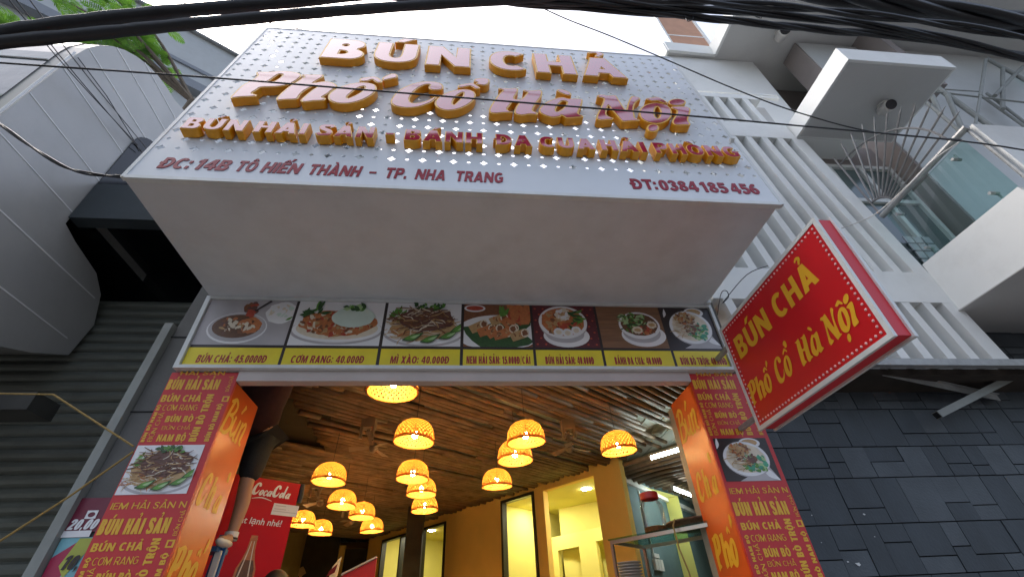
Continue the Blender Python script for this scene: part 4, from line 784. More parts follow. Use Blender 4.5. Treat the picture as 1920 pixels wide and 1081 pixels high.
# ================================================================== woven pendant lamps
ZR = 3.30; LR = .215
def lamp_proto(loc, label):
    t = thing('pendant_lamp', label, 'lamp', loc, 'woven bamboo dome lamps hanging under the bamboo ceiling')
    x, y, z = loc; b = MB(); Hd = .235
    def pt(th, ph, r=1.0):   # superelliptic dome
        c = math.cos(ph)**.75; s_ = math.sin(ph)**.8
        return V((x+LR*r*c*math.cos(th), y+LR*r*c*math.sin(th), z+Hd*r*s_))
    K = 30; wd = .0092
    for fam, rr in ((1, 1.0), (-1, .992)):
        for k in range(K):
            th0 = 2*math.pi*k/K; L_, R_ = [], []
            for j in range(9):
                ph = 1.42*j/8; th = th0+fam*1.15*ph; p_ = pt(th, ph, rr); q_ = pt(th+.02, ph, rr); d_ = (q_-p_).normalized()
                w_ = wd*(.9*math.cos(ph)+.35); L_.append(p_-d_*w_*1.15); R_.append(p_+d_*w_*1.15)
            n = len(L_); b.add(L_+R_, [(i, i+1, n+i+1, n+i) for i in range(n-1)])
    b.tube([V((x+LR*math.cos(a), y+LR*math.sin(a), z-.004)) for a in [2*math.pi*i/28 for i in range(29)]], .0085, 6, cap=False)
    b.lathe([(LR*1.0,z-.0),(LR*.985,z+.02)], (x,y,0), 28); b.lathe([(.045,z+Hd*.985),(.02,z+Hd+.012),(.0,z+Hd+.014)], (x,y,0), 14)
    b.build('shade', M('weave'), t)
    b = MB(); b.ell((x,y,z+.075),(.033,.033,.04),0,12,8); b.build('bulb', M('bulb_glow'), t)
    b = MB(); b.lathe([(.016,z+.115),(.018,z+.19),(.006,z+.2)], (x,y,0), 10); b.tube([(x,y,z+.19),(x,y,CE+.02)], .0035, 5); b.build('cord', M('cord_black'), t)
    return t
def copy_tree(o, loc, label):
    r = o.copy(); COL.objects.link(r); r.location = loc; r['label'] = label; ORG[r] = V(loc); r.rotation_euler = (random.uniform(-.05,.05), random.uniform(-.05,.05), random.uniform(0,6.28))
    for ch in [c for c in COL.objects if c.parent == o]:
        c = ch.copy(); COL.objects.link(c); c.parent = r
        for g_ in [d for d in COL.objects if d.parent == ch]: d = g_.copy(); COL.objects.link(d); d.parent = c
    return r
LAMPS = [((736,733),'woven lamp nearest the street, its top cut off by the beige lintel'),((776,827),'woven lamp hanging below and behind the one nearest the street, left of the room centre'),((987,828),'large woven lamp right of centre on a long visible cord, above a smaller one'),((966,862),'woven lamp right of centre, partly covered by the larger lamp in front of it'),((1161,845),'rightmost woven lamp, in front of the end of the ochre wall'),((616,902),'woven lamp just right of the red drinks fridge top'),((773,897),'middle woven lamp, in front of two smaller lamps right below it'),((790,926),'woven lamp tucked between the middle lamp and the one at the dark post'),((796,956),'small woven lamp in front of the top of the dark post'),((932,911),'woven lamp in front of the ochre wall, left of the tall window'),((640,948),'woven lamp below and right of the one beside the fridge'),((678,969),'small woven lamp over the dark back door'),((697,995),'smallest woven lamp at the right, left of the far window pair'),((600,999),'small woven lamp in front of the dark wall mural'),((566,984),'woven lamp half hidden behind the right side of the red fridge')]
proto = None
for (u, v), lab in LAMPS:
    loc = P(u, v, 2, ZR)
    if proto is None: proto = lamp_proto(tuple(loc), lab)
    else: copy_tree(proto, loc, lab)
# ================================================================== tube lights, downlights
def tube_light(u0, v0, u1, v1, z, label):
    a, c = P(u0, v0, 2, z), P(u1, v1, 2, z); t = thing('tube_light', label, 'tube light', tuple(a), 'white tube lights in the teal bay')
    b = MB(); b.tube([a, c], .022, 8); b.build('tube', M('tube_glow'), t)
    b = MB(); d = (c-a).normalized(); b.bar(a-d*.04+Z_*.045, c+d*.04+Z_*.045, .06, .035); b.bar(a-d*.03, a-d*.005, .05, .07); b.bar(c+d*.005, c+d*.03, .05, .07); b.build('batten', M('plastic_white'), t)
tube_light(1222,858,1300,835,3.72,'white tube light under the bamboo right of the rightmost woven lamp')
tube_light(1262,915,1340,945,3.72,'white tube light along the top of the teal wall beside the doorway')
def downlight(root, pts, zc):
    for x, d in pts:
        c = wfr[0]+wfr[1]*x-NW*d; b = MB(); b.lathe([(0,zc-.012),(.085,zc-.012),(.1,zc-.004)], (c.x,c.y,0), 18); b.build('downlight', M('downlight_glow'), root)
xm = (W2[0][0]+W2[1][0])/2
downlight(r1, [(xm-.12,.75),(xm-.1,2.2),(xm-1.6,.9)], ZC1); downlight(r0, [((W0[0][0]+W0[1][0])/2+.55,.8),((W0[0][0]+W0[1][0])/2-.6,1.0)], W0[2][1]+.2)
# air conditioner on the far wall of the back room
c = Q(1096,1042,wfr[0]-NW*2.9,NW); t = thing('air_conditioner', 'white wall air conditioner seen through the right window in the lime back room', 'air conditioner', tuple(c))
b = MB(); b.obox(c-wfr[1]*.45-Z_*.15, wfr[1]*.9, NW*-.0+NW*.2, Z_*.3); b.build('body', M('plastic_white'), t)
b = MB(); b.obox(c-wfr[1]*.4-Z_*.13+NW*.202, wfr[1]*.8, NW*.006, Z_*.05); b.build('louvre', M('print_grey'), t)
# ================================================================== ceiling fans
def fan(u, v, z, label, rot):
    c = P(u, v, 2, z); t = thing('ceiling_fan', label, 'fan', tuple(c), 'small fans fixed to the bamboo ceiling')
    b = MB(); b.box((c.x-.09,c.y-.07,c.z+.02),(c.x+.09,c.y+.07,CE)); b.box((c.x-.09,c.y-.07,c.z-.12),(c.x-.06,c.y+.0,c.z+.02)); b.box((c.x+.06,c.y-.07,c.z-.12),(c.x+.09,c.y+.0,c.z+.02)); b.build('mount', M('fan_beige'), t)
    b = MB(); h = c+V((.05,.25,-.14)); b.ell(h,(.06,.06,.07),0,12,8); b.bar(c+Z_*.0, h, .04, .04); b.build('motor', M('fan_beige'), t)
    for k in range(3):
        a = rot+k*2.094; d = V((math.cos(a),math.sin(a),-.1)); s_ = V((-math.sin(a),math.cos(a),.25))
        b = MB(); b.prism([h+d*.05-s_*.03, h+d*.3-s_*.07, h+d*.31+s_*.04, h+d*.06+s_*.03], Z_*.006); b.build('blade', M('fan_beige'), t)
fan(1065,808,3.80,'pale ceiling fan on a square bracket between the two right lamps',.3)
fan(690,806,3.80,'pale ceiling fan half lost behind the second lamp from the street',1.2)
fan(592,918,3.75,'pale ceiling fan beside the top right corner of the fridge',.8)
fan(652,958,3.75,'pale ceiling fan between the small lamps near the back',.1)
# ================================================================== drinks fridge
ztp = 2.75; FR = P(565,906,2,ztp); FDU = -NW; FDN = V((FDU.y,-FDU.x,0)); FWD = .56; FL = V((FR.x,FR.y,0))-FDU*FWD
t = thing('drinks_fridge', 'red drinks fridge with white script lettering and bottle picture inside the entrance', 'fridge', (FL.x,FL.y,.4))
b = MB(); b.obox(FL-FDN*.03+Z_*.4, FDU*FWD, -FDN*.5, Z_*(ztp-.4)); b.build('body', M('fridge_red'), t)
b = MB(); b.obox(FL-FDN*.027+Z_*.9, FDU*(FWD-.004), FDN*.027, Z_*(ztp-.905)); dr = b.build('door', M('fridge_red'), t)
b = MB(); hc = V((FR.x,FR.y,ztp)); b.tube([hc+FDU*.02-Z_*.0-FDN*.02, hc+FDU*.028-Z_*.08-FDN*.02, hc+FDU*.02-Z_*.15-FDN*.02], .022, 10); b.build('hinge_cap', M('plastic_black'), t)
ff = (FL, FDU, Z_, FDN)
def fp(u, v): p_ = Q(u, v, FL, FDN); return (p_-FL).dot(FDU), p_.z
q = MB(); h0 = fp(472,927); h1 = fp(536,934); cz = (h0[1]+h1[1])/2; k = (h1[0]-h0[0])/1.0; kk = k
def S2(pts, w): q.flat([stroke([(h0[0]+p[0]*k, cz+p[1]*k) for p in pts], [x*k for x in w] if isinstance(w, list) else w*k, 4)], ff, .002+.0002*len(q.f) % .002)
def wordmark(seq):
    for j_, (kx, ox, oz, sx, sz) in enumerate(seq):
        src = TRACED[kx]; xs = [p[0] for p in src[0]]; zs = [p[1] for p in src[0]]; w0, h0_ = max(xs)-min(xs), max(zs)-min(zs)
        lp = [[(h0[0]+(ox+(p[0]-min(xs))/w0*sx)*k, cz+(oz+(p[1]-min(zs))/h0_*sz)*k) for p in smooth_loop(l, 2)] for l in src]
        q.flat(lp, ff, .002+.0003*j_)
wordmark([('C',-.02,0,.22,.36),('o2',.18,.0,.13,.17),('C',.30,.0,.12,.17),('a',.40,.0,.16,.17),('C',.57,0,.22,.36),('o2',.77,.0,.13,.17),('a',.95,.0,.16,.17)])
S2([(.90,.01),(.93,.2),(.97,.36)], [.05,.05,.04]); S2([(.53,.09),(.59,.10)], .03); S2([(.02,-.10),(.3,-.05),(.6,-.11)], [.01,.028,.01])
q.build('script_logo', M('print_white'), dr)
q = MB(); a = fp(452,976); c = fp(528,981)
tc = bpy.data.curves.new('slogan', 'FONT'); tc.body = 'mát lạnh nhé!'; tc.resolution_u = 3; tc.shear = .12; tc.offset = .012
to = bpy.data.objects.new('slogan_text', tc); COL.objects.link(to); bpy.context.view_layer.update()
me = bpy.data.meshes.new_from_object(to.evaluated_get(bpy.context.evaluated_depsgraph_get())); xs = [v_.co.x for v_ in me.vertices]
kx = (c[0]-a[0]+.06)/(max(xs)-min(xs)); 
q.add([ff[0]+FDU*(a[0]-.06+(v_.co.x-min(xs))*kx)+Z_*(a[1]-.012+v_.co.y*kx)+FDN*.003 for v_ in me.vertices], [list(p_.vertices) for p_ in me.polygons])
bpy.data.objects.remove(to); bpy.data.meshes.remove(me)
q.build('slogan_lettering', M('print_white'), dr)
q = MB(); a = fp(513,942); c = fp(556,969); q.flat([[(a[0],c[1]),(c[0]-.005,c[1]),(c[0],a[1]),(a[0]+.005,a[1])]], ff, .002, 0)
w_, h_ = c[0]-a[0], a[1]-c[1]
for fx, fz, lx in ((.1,.78,.4),(.08,.5,.45),(.62,.5,.02),(.05,.3,.9)): q.flat([[(a[0]+w_*fx,c[1]+h_*fz),(a[0]+w_*(fx+lx),c[1]+h_*fz),(a[0]+w_*(fx+lx),c[1]+h_*(fz+.05)),(a[0]+w_*fx,c[1]+h_*(fz+.05))]], ff, .003, 1)
q.build('paper_notice', M('print_white','print_grey'), dr)
q = MB(); top = fp(478,1003); cx = top[0]
prof = [(.026,0),(.026,-.03),(.03,-.034),(.03,-.045),(.027,-.05),(.032,-.16),(.05,-.27),(.075,-.36),(.08,-.48),(.06,-.6),(.08,-.8)]
prof = [(r*.95, z*.62) for r, z in prof]
q.flat([[(cx+r, top[1]+z) for r, z in prof]+[(cx-r, top[1]+z) for r, z in prof[::-1]]], ff, .002, 0)
q.flat([[(cx+r*.8, top[1]+z) for r, z in prof[6:]]+[(cx-r*.8, top[1]+z) for r, z in prof[:5:-1]]], ff, .003, 1)
for dx in (-.012,.008): q.flat([stroke([(cx+dx,top[1]-.04),(cx+dx*1.8,top[1]-.13),(cx+dx*4,top[1]-.3)], [.005,.007,.01])], ff, .004+dx*.01, 2)
q.build('bottle_picture', M('food_orange','food_broth','food_cream'), dr)
# ================================================================== ladder and the person standing on it
LY = .72
la = P(437,1014,1,LY); zr = la.z-.03
t = thing('step_ladder', 'blue metal ladder with punched holes behind the left banner pillar', 'ladder', (la.x,LY,.4))
for dx in (-.45,-.085):
    b = MB(); x = la.x+dx; b.bar((x-.05*(dx < 0),LY+.05,.4),(x,LY+.05,zr+.08),.075,.025,(0,1,0)); o = b.build('rail', M('ladder_blue'), t)
    q = MB()
    for k in range(6): q.lathe([(0,0),(.016,0)], V((x,LY+.036,zr+.02-.28*k)), 12, ax=(X_,Z_,-Y_))
    q.build('hole', M('print_black'), o)
for k in range(5):
    b = MB(); b.box((la.x-.45,LY-.03,zr-.03-.28*k),(la.x-.08,LY+.15,zr-.28*k)); b.build('rung', M('ladder_blue'), t)
q = P(425,1045,1,LY+.0); b = MB(); b.box((la.x-.105,LY+.015,q.z-.16),(la.x-.065,LY+.035,q.z+.05)); b.build('label_plate', M('plastic_white'), t)
# person: one skin grown from a skeleton
pz = zr; px, py = la.x-.10, LY+.06
person = thing('person', 'person in black shorts with bare calves standing on the blue ladder', 'person', (px,py,pz))
def skin_body(name, verts, edges, rad, mats, parent, root=0, sub=2):
    o0 = ORG[parent]; me = bpy.data.meshes.new(name); me.from_pydata([tuple(V(v_)-o0) for v_ in verts], edges, []); ob = bpy.data.objects.new(name, me); COL.objects.link(ob)
    md = ob.modifiers.new('skin', 'SKIN'); md.use_smooth_shade = True
    if not me.skin_vertices: pass
    bpy.context.view_layer.update()
    lay = me.skin_vertices[0] if me.skin_vertices else None
    if lay is None:
        bpy.context.view_layer.objects.active = ob
    for i, r in enumerate(rad): lay.data[i].radius = (r, r) if not isinstance(r, tuple) else r; lay.data[i].use_root = (i == root)
    s_ = ob.modifiers.new('sub', 'SUBSURF'); s_.levels = s_.render_levels = sub
    bpy.context.view_layer.update()
    m2 = bpy.data.meshes.new_from_object(ob.evaluated_get(bpy.context.evaluated_depsgraph_get()))
    bpy.data.objects.remove(ob); bpy.data.meshes.remove(me); m2.name = name
    m2.materials.clear(); [m2.materials.append(MATS[k]) for k in mats]; m2.polygons.foreach_set('use_smooth', [True]*len(m2.polygons))
    o = bpy.data.objects.new(name, m2); COL.objects.link(o); o.parent = parent; ORG[o] = o0; return o
def pp(x, y, z): return (px+x, py+y, pz+z)
bv = [pp(-.03,.02,.84), pp(-.03,.0,1.06), pp(-.03,-.02,1.30), pp(-.03,-.05,1.40), pp(-.03,-.09,1.50), pp(-.03,-.12,1.58)]
br = [.135,.12,.13,.055,.08,.075]; be = [(0,1),(1,2),(2,3),(3,4),(4,5)]
def chain(pts, rr, root):
    p_ = root
    for q_, r_ in zip(pts, rr): bv.append(q_); br.append(r_); be.append((p_, len(bv)-1)); p_ = len(bv)-1
    return p_
chain([pp(-.12,.02,.76),pp(-.15,-.03,.45),pp(-.14,.02,.30),pp(-.14,.03,.09),pp(-.14,.0,.045),pp(-.14,-.13,.03)], [.085,.055,.055,.036,.04,.03], 0)
chain([pp(.06,.02,.76),pp(.045,-.02,.45),pp(.04,.04,.30),pp(.035,.03,.09),pp(.035,.0,.045),pp(.035,-.13,.03)], [.085,.055,.056,.036,.04,.03], 0)
hl = chain([pp(-.19,-.02,1.34),pp(-.25,-.12,1.52),pp(-.20,-.24,1.70),pp(-.19,-.27,1.74)], [.055,.042,.03,.03], 2)
hr = chain([pp(.13,-.02,1.34),pp(.19,-.12,1.52),pp(.14,-.24,1.70),pp(.13,-.27,1.74)], [.055,.042,.03,.03], 2)
for hnd, sx in ((hl,-1),(hr,1)):
    hx, hy, hz = bv[hnd][0], bv[hnd][1], bv[hnd][2]
    for k in range(4): chain([(hx+(k-1.5)*.018,hy-.05,hz+.03),(hx+(k-1.5)*.019,hy-.08-.006*(k in (1,2)),hz+.025),(hx+(k-1.5)*.019,hy-.095,hz)], [.009,.008,.007], hnd)
    chain([(hx-sx*.035,hy-.02,hz+.005),(hx-sx*.045,hy-.055,hz+.005)], [.01,.008], hnd)
body = skin_body('body', bv, be, br, ['skin'], person)
sv_ = [pp(-.03,.02,.87), pp(-.10,.02,.78), pp(-.145,-.01,.60), pp(-.15,-.025,.43), pp(.045,.02,.78), pp(.055,-.01,.60), pp(.05,-.015,.43)]
skin_body('shorts', sv_, [(0,1),(1,2),(2,3),(0,4),(4,5),(5,6)], [.165,.115,.10,.088,.115,.10,.088], ['cloth_black'], person)
skin_body('shirt', [pp(-.03,.02,.74), pp(-.03,.0,1.06), pp(-.03,-.02,1.28), pp(-.03,-.04,1.36), pp(-.19,-.02,1.34), pp(-.23,-.08,1.44), pp(.13,-.02,1.34), pp(.17,-.08,1.44)], [(0,1),(1,2),(2,3),(2,4),(4,5),(2,6),(6,7)], [.20,.165,.165,.075,.08,.066,.08,.066], ['cloth_maroon'], person)
b = MB(); b.ell(pp(-.03,-.10,1.56),(.092,.10,.115),0,16,10); b.build('hair', M('hair'), person, smooth=True)
for sx in (-.14,.035):
    b = MB(); b.ell(pp(sx,-.045,.026),(.038,.11,.030),0,14,8); b.lathe([(.045,.05),(.047,.105)], pp(sx,.03,0), 14, 0); b.lathe([(.048,.055),(.05,.068)], pp(sx,.03,0), 14, 1); o = b.build('shoe', M('plastic_white','print_black'), person, smooth=True)
# ================================================================== snack cabinet, jar, tray, plates
CZ = 2.2; ca = P(1143,1012,2,CZ); cb_ = P(1322,978,2,CZ); du = (cb_-ca); du.z = 0; cl = du.length+.35; du.normalize(); dv = V((-du.y,du.x,0))
if dv.y < 0: dv = -dv
t = thing('snack_cabinet', 'steel framed glass food cabinet behind the right banner pillar', 'cabinet', tuple(V((ca.x,ca.y,.4))))
b = MB(); w_ = .022
for a_, c_ in ((0,0),(cl,0),(0,.5),(cl,.5)):
    o_ = V((ca.x,ca.y,.4))+du*a_+dv*c_; b.obox(o_, du*w_, dv*w_, Z_*(CZ-.4-.03))
for c_ in (0,.5): b.obox(V((ca.x,ca.y,CZ-.03))+dv*c_, du*(cl+w_), dv*w_, Z_*.026)
for a_ in (0,cl): b.obox(V((ca.x,ca.y,CZ-.031))+du*a_+dv*w_, du*w_, dv*(.5-w_), Z_*.024)
b.build('frame', M('stainless'), t)
b = MB(); b.obox(V((ca.x,ca.y,CZ-.003))-du*.01-dv*.01, du*(cl+.04), dv*.55, Z_*.01); b.build('top_pane', M('pane_green'), t)
b = MB(); b.obox(V((ca.x,ca.y,1.45)), du*cl, dv*.5, Z_*.02); b.build('shelf', M('stainless'), t)
jc = Q(1229,985,V((ca.x,ca.y,0))+dv*.2,dv); jc = V((jc.x,jc.y,CZ+.008)); hj = .0
jt = Q(1222,922,jc,dv); hj = jt.z-jc.z; jr = hj*.30
t = thing('glass_jar', 'glass jar with red lid and brown spice on the snack cabinet', 'jar', tuple(jc))
prof = [(0,.003),(.9,0),(1,.03),(1,.62),(.93,.70),(.72,.80),(.70,.86)]
b = MB(); b.lathe([(jr*r, jc.z+hj*z) for r, z in prof], (jc.x,jc.y,0), 24); b.build('glass', M('jar_glass'), t, smooth=True)
b = MB(); b.lathe([(0,jc.z+hj*.01),(jr*.93,jc.z+hj*.01),(jr*.95,jc.z+hj*.17),(jr*.5,jc.z+hj*.2),(0,jc.z+hj*.19)], (jc.x,jc.y,0), 20); b.build('spice', M('spice'), t)
b = MB(); b.lathe([(jr*.76,jc.z+hj*.83),(jr*.8,jc.z+hj*.85),(jr*.8,jc.z+hj*.98),(jr*.74,jc.z+hj),(0,jc.z+hj*1.0)], (jc.x,jc.y,0), 24); b.build('lid', M('lid_red'), t)
tc_ = Q(1305,974,V((ca.x,ca.y,0))+dv*.25,dv); tc_ = V((tc_.x,tc_.y,CZ+.008))
t = thing('wicker_tray', 'flat dark wicker tray on the snack cabinet right of the jar', 'tray', tuple(tc_)); b = MB(); b.lathe([(0,0),(.2,.0),(.235,.04),(.23,.045),(.195,.012),(0,.012)], tc_, 24)
b.tube([tc_+V((.235*math.cos(a_), .235*math.sin(a_), .042)) for a_ in [i*.2618 for i in range(25)]], .009, 6, cap=False); b.build('bowl', M('basket'), t)
b = MB(); g0 = tc_+du*-.06-dv*.24; b.tube([g0+Z_*.05, g0-dv*.05+Z_*.0, g0-dv*.06-Z_*.15+du*.01, g0-dv*.06-Z_*.3+du*.04, g0-dv*.06-Z_*.6+du*.05], .006, 6); tag(b.build('power_cord', M('rope_yellow')), 'yellow cord hanging over the front of the snack cabinet from the wicker tray', 'cord')
sc = Q(1182,1075,V((ca.x,ca.y,0))+dv*.25,dv); t = thing('plate_stack', 'stack of grey plates inside the snack cabinet at its left post', 'plates', (sc.x,sc.y,1.47)); ztop = Q(1180,1057,V((ca.x,ca.y,0))+dv*.25,dv).z
z_ = 1.47
while z_ < ztop: b = MB(); b.lathe([(0,z_),(.06,z_),(.105,z_+.016),(.105,z_+.02),(.06,z_+.008),(0,z_+.008)], (sc.x,sc.y,0), 24); b.build('plate', M('ceramic'), t); z_ += .021
# pipe, switches on the teal wall
a, c = tw(1187,880), tw(1224,1042); q = lambda x, d, z: tfr[0]+ET*x+NT*d+Z_*z
b = MB(); b.tube([q(a[0],.02,CE-.15), q(c[0],.02,c[1]+.02)], .018, 8); tag(b.build('conduit_pipe', M('plastic_white')), 'thin white conduit running down the teal wall to the sockets', 'pipe')
t = thing('socket_panel', 'white plastic wall sockets and junction box under the conduit on the teal wall', 'sockets', tuple(q(c[0],.0,c[1])))
b = MB(); b.obox(q(c[0]-.02,0,c[1]-.02), ET*.26, NT*.04, Z_*.07); b.build('junction_box', M('plastic_white'), t)
for k in range(3): b = MB(); b.obox(q(c[0]-.06+.14*k,0,c[1]-.22), ET*.12, NT*.05, Z_*.18); b.build('socket', M('plastic_white'), t)
# counter things at the bottom edge
a = P(640,1079,1,2.6); c = P(706,1046,1,2.6); t = thing('counter_screen', 'slanted dark red counter panel at the bottom left of the room', 'counter', (a.x,2.6,.4))
b = MB(); b.prism([(a.x,2.6,.4),(c.x+.02,2.6,.4),(c.x,2.6,c.z),(a.x,2.6,a.z)], (0,.03,0)); b.build('panel', M('banner_red'), t)
b = MB(); b.bar((a.x,2.6,a.z+.012),(c.x,2.6,c.z+.012),.05,.014); b.build('edge_strip', M('alu_white'), t)
a = P(606,1078,1,4.2); c = P(640,1042,1,4.2); t = thing('menu_stand', 'tilted white and violet menu card standing on the counter', 'menu card', (a.x,4.2,1.4)); b = MB(); b.prism([(a.x,4.2,1.9),(c.x-.05,4.2,1.9),(c.x,4.2,c.z),(a.x+.1,4.2,c.z-.12)], (0,.02,0)); o = b.build('card', M('print_white'), t)
b = MB(); b.prism([(a.x+.04,4.195,a.z-.02),(c.x-.05,4.195,a.z+.03),(c.x-.03,4.195,a.z+.13),(a.x+.07,4.195,a.z+.05)], (0,.003,0)); b.build('print_panel', M('poster_maroon'), o)
b = MB(); b.box((a.x-.1,4.25,.4),(c.x+.3,4.7,1.9)); b.build('pedestal', M('dark_interior'), t)
hd = P(522,1066,1,1.02)
hx, hy, fz = hd.x, 1.02, .4; k_ = (hd.z-.4)/1.73
p2 = thing('person', 'person at the bottom edge before the fridge, only dark hair showing', 'person', (hx,hy,fz))
def pq(x, y, z): return (hx+x, hy+y, fz+z*k_)
bv = [pq(0,.0,.92), pq(0,.02,1.15), pq(0,.03,1.38), pq(0,.02,1.48), pq(0,-.01,1.58), pq(0,-.02,1.65)]; br = [.13,.12,.13,.05,.075,.07]; be = [(0,1),(1,2),(2,3),(3,4),(4,5)]
for sx in (-1, 1):
    chain([pq(sx*.09,0,.82),pq(sx*.10,-.02,.48),pq(sx*.10,.02,.30),pq(sx*.10,.03,.08),pq(sx*.10,-.12,.03)], [.085,.055,.055,.036,.03], 0)
    h_ = chain([pq(sx*.17,.02,1.36),pq(sx*.21,.03,1.1),pq(sx*.22,-.05,.86),pq(sx*.22,-.07,.80)], [.055,.042,.03,.03], 2)
    x_, y_, z_ = bv[h_]
    for k in range(4): chain([(x_,y_+(k-1.5)*.018,z_-.05),(x_,y_+(k-1.5)*.018-.004,z_-.085+.004*k)], [.009,.007], h_)
    chain([(x_-sx*.01,y_-.03,z_-.01),(x_-sx*.01,y_-.045,z_-.045)], [.01,.008], h_)
skin_body('body', bv, be, br, ['skin'], p2)
skin_body('clothing', [pq(0,.0,.90), pq(0,.02,1.15), pq(0,.03,1.36), pq(-.17,.02,1.35), pq(.17,.02,1.35), pq(-.2,.03,1.18), pq(.2,.03,1.18), pq(-.09,0,.80), pq(.09,0,.80), pq(-.1,-.0,.10), pq(.1,.0,.10)], [(0,1),(1,2),(2,3),(2,4),(3,5),(4,6),(0,7),(0,8),(7,9),(8,10)], [.15,.14,.14,.07,.07,.06,.06,.10,.10,.06,.06], ['cloth_black'], p2)
b = MB(); b.ell(pq(0,.0,1.63),(.09,.105,.10*k_),0,16,10); b.build('hair', M('hair'), p2, smooth=True)
# ================================================================== left neighbour: rounded metal clad building
LXW = -4.0
lb_ = thing('clad_building', 'grey metal clad building with rounded corner and glass front at the left', 'building', (LXW,0,0))
yz = [(-.64,3.25),(-.64,6.36)]+[(-.64+(1-math.cos(a))*1.05, 6.36+math.sin(a)*1.05) for a in [i*math.pi/2/9 for i in range(1,10)]]+[(.75,7.55),(1.4,7.62),(2.2,7.62),(2.2,5.2),(.36,5.2),(.36,4.98),(.55,4.92),(.95,4.84),(1.14,4.7),(1.28,4.4),(1.22,4.0),(.88,3.83),(.52,3.70),(.1,3.5)]
b = MB(); b.prism([(LXW,y,z) for y,z in yz][::-1], (-5.0,0,0)); b.build('cladding', M('composite'), lb_)
b = MB()
def side_z(z): 
    y0 = -.64 if z < 6.36 else -.64+(1-math.cos(math.asin(min(1,(z-6.36)/1.05))))*1.05
    return y0
for z in (3.62,4.12,4.62,5.12,5.62,6.12,6.56,6.94,7.24): b.box((LXW+.001,side_z(z)+.005,z-.006),(LXW+.004,2.1 if z > 5.3 else (.34 if z > 5 else (1.1 if z > 4.1 else .5)),z+.006))
b.build('panel_joint', M('joint_light'), lb_, label='pale joints running back along the metal cladding')
b = MB()
gz = [(-.645,4.3),(-.645,6.36)]+[(-.64+(1-math.cos(a))*1.05-.006, 6.36+math.sin(a)*1.05) for a in [i*math.pi/2/9 for i in range(1,7)]]
for (y0,z0),(y1,z1) in zip(gz,gz[1:]): b.poly([(LXW-.16,y0-.003,z0),(LXW-5.0,y0-.003,z0),(LXW-5.0,y1-.003,z1),(LXW-.16,y1-.003,z1)])
b.build('glass_front', M('curtain_glass'), lb_)
b = MB(); b.tube([(LXW+.0,-.66,4.0),(LXW+.0,-.66,6.36)],.012,6); b.tube([(LXW-.16,-.655,6.2),(LXW-.9,-.655,6.22)],.008,5); b.build('corner_trim', M('joint_light'), lb_)
b = MB(); pts = [(.34,5.3),(.34,6.35)]+[(.34+.3-.3*math.cos(a), 6.35+.3*math.sin(a)) for a in [i*math.pi/2/6 for i in range(1,7)]]+[(2.0,6.65),(2.0,5.3)]
b.prism([(LXW+.002,y,z) for y,z in pts][::-1], (.008,0,0)); b.build('dark_window', M('black_glass_shade'), lb_, label='tall black side window with rounded top')
# black recess under the blue grey beam
t = thing('shutter_shop', 'dark recessed front with grey roller shutter left of the noodle shop', 'shop front', (-3.1,.3,.14))
b = MB(); b.box((LXW+.012,.33,5.04),(-2.13,.47,5.56)); b.build('beam', M('beam_blue'), t)
b = MB(); b.box((LXW+.02,1.5,4.2),(-2.13,1.6,7.0)); b.box((LXW+.012,.47,5.3),(-2.13,1.6,5.4)); b.box((-2.42,.47,3.9),(-2.37,1.5,5.3)); b.box((-8,.45,5.12),(LXW+.011,1.6,5.19)); b.box((-8,1.6,3.0),(LXW,1.65,5.19)); b.build('recess_wall', M('black_glass_shade'), t)  # black sheets put the recess's shade into the colour; no glass here
b = MB(); z = .14
SY = 1.34; SX0, SX1 = -6.5, -2.425
prof = []
while z < 4.75:
    prof += [(SY,z),(SY-.026,z+.025),(SY-.034,z+.055),(SY-.022,z+.092),(SY+.0,z+.108)]; z += .11
vs = [(SX0,y,z) for y,z in prof]+[(SX1,y,z) for y,z in prof]; n = len(prof)
b.add(vs, [(i,n+i,n+i+1,i+1) for i in range(n-1)]); b.build('roller_shutter', M('shutter'), t)
b = MB(); b.box((-6.5,1.36,4.7),(-2.44,1.5,4.74)); b.box((-6.5,.45,3.10),(-3.32,.70,3.24)); b.build('shutter_box', M('shutter_dark'), t)
b = MB(); b.prism([(-2.45,.045,.14),(-2.39,.045,.14),(-2.305,.045,3.62),(-2.365,.045,3.62)], (0,.4,0)); b.build('guide_rail', M('trim_grey'), t)
b = MB(); b.prism([(-2.385,.10,.14),(-2.135,.10,.14),(-2.135,.10,4.9),(-2.195,.10,4.9),(-2.30,.10,3.62)], (0,.25,0)); b.build('pier', M('wall_grey'), t)
b = MB()
for z in (1.72,2.32,2.92,3.52): b = MB(); b.box((-2.36,.094,z),(-2.136,.099,z+.008)); b.build('joint', M('joint_black'), t)
# price posters
t = thing('price_poster', 'maroon price poster reading 20,00 beside the left banner pillar', 'poster', (-2.2,.08,2.1))
def pf(u, v): p_ = P(u, v, 1, .085); return p_.x, p_.z
fr = (V((0,.085,0)), X_, Z_, -Y_)
tl, br_ = pf(155,933), pf(112,997)
b = MB(); b.box((br_[0]-.0,.086,br_[1]),(-2.13,.095,tl[1])); b.build('sheet', M('poster_maroon'), t)
q = MB(); put_text(q, '20,00', fr, .004, pf(124,993)[0], pf(181,993)[0], pf(124,993)[1], .055, 0, .3, .2, .1, shear=.3); a_, c_ = pf(112,1003), pf(170,1000); q.flat([[(a_[0],a_[1]-.012),(c_[0],a_[1]-.012),(c_[0],a_[1]+.022),(a_[0]+.01,a_[1]+.022)]], fr, .003)
a_ = pf(158,972); q.ext([[(a_[0],a_[1]),(a_[0]+.06,a_[1]),(a_[0]+.06,a_[1]+.045),(a_[0],a_[1]+.045)], arc(a_[0]+.03,a_[1]+.022,.02,.014,0,330,11)], fr, .002, .003); q.build('price_text', M('print_white'), t)
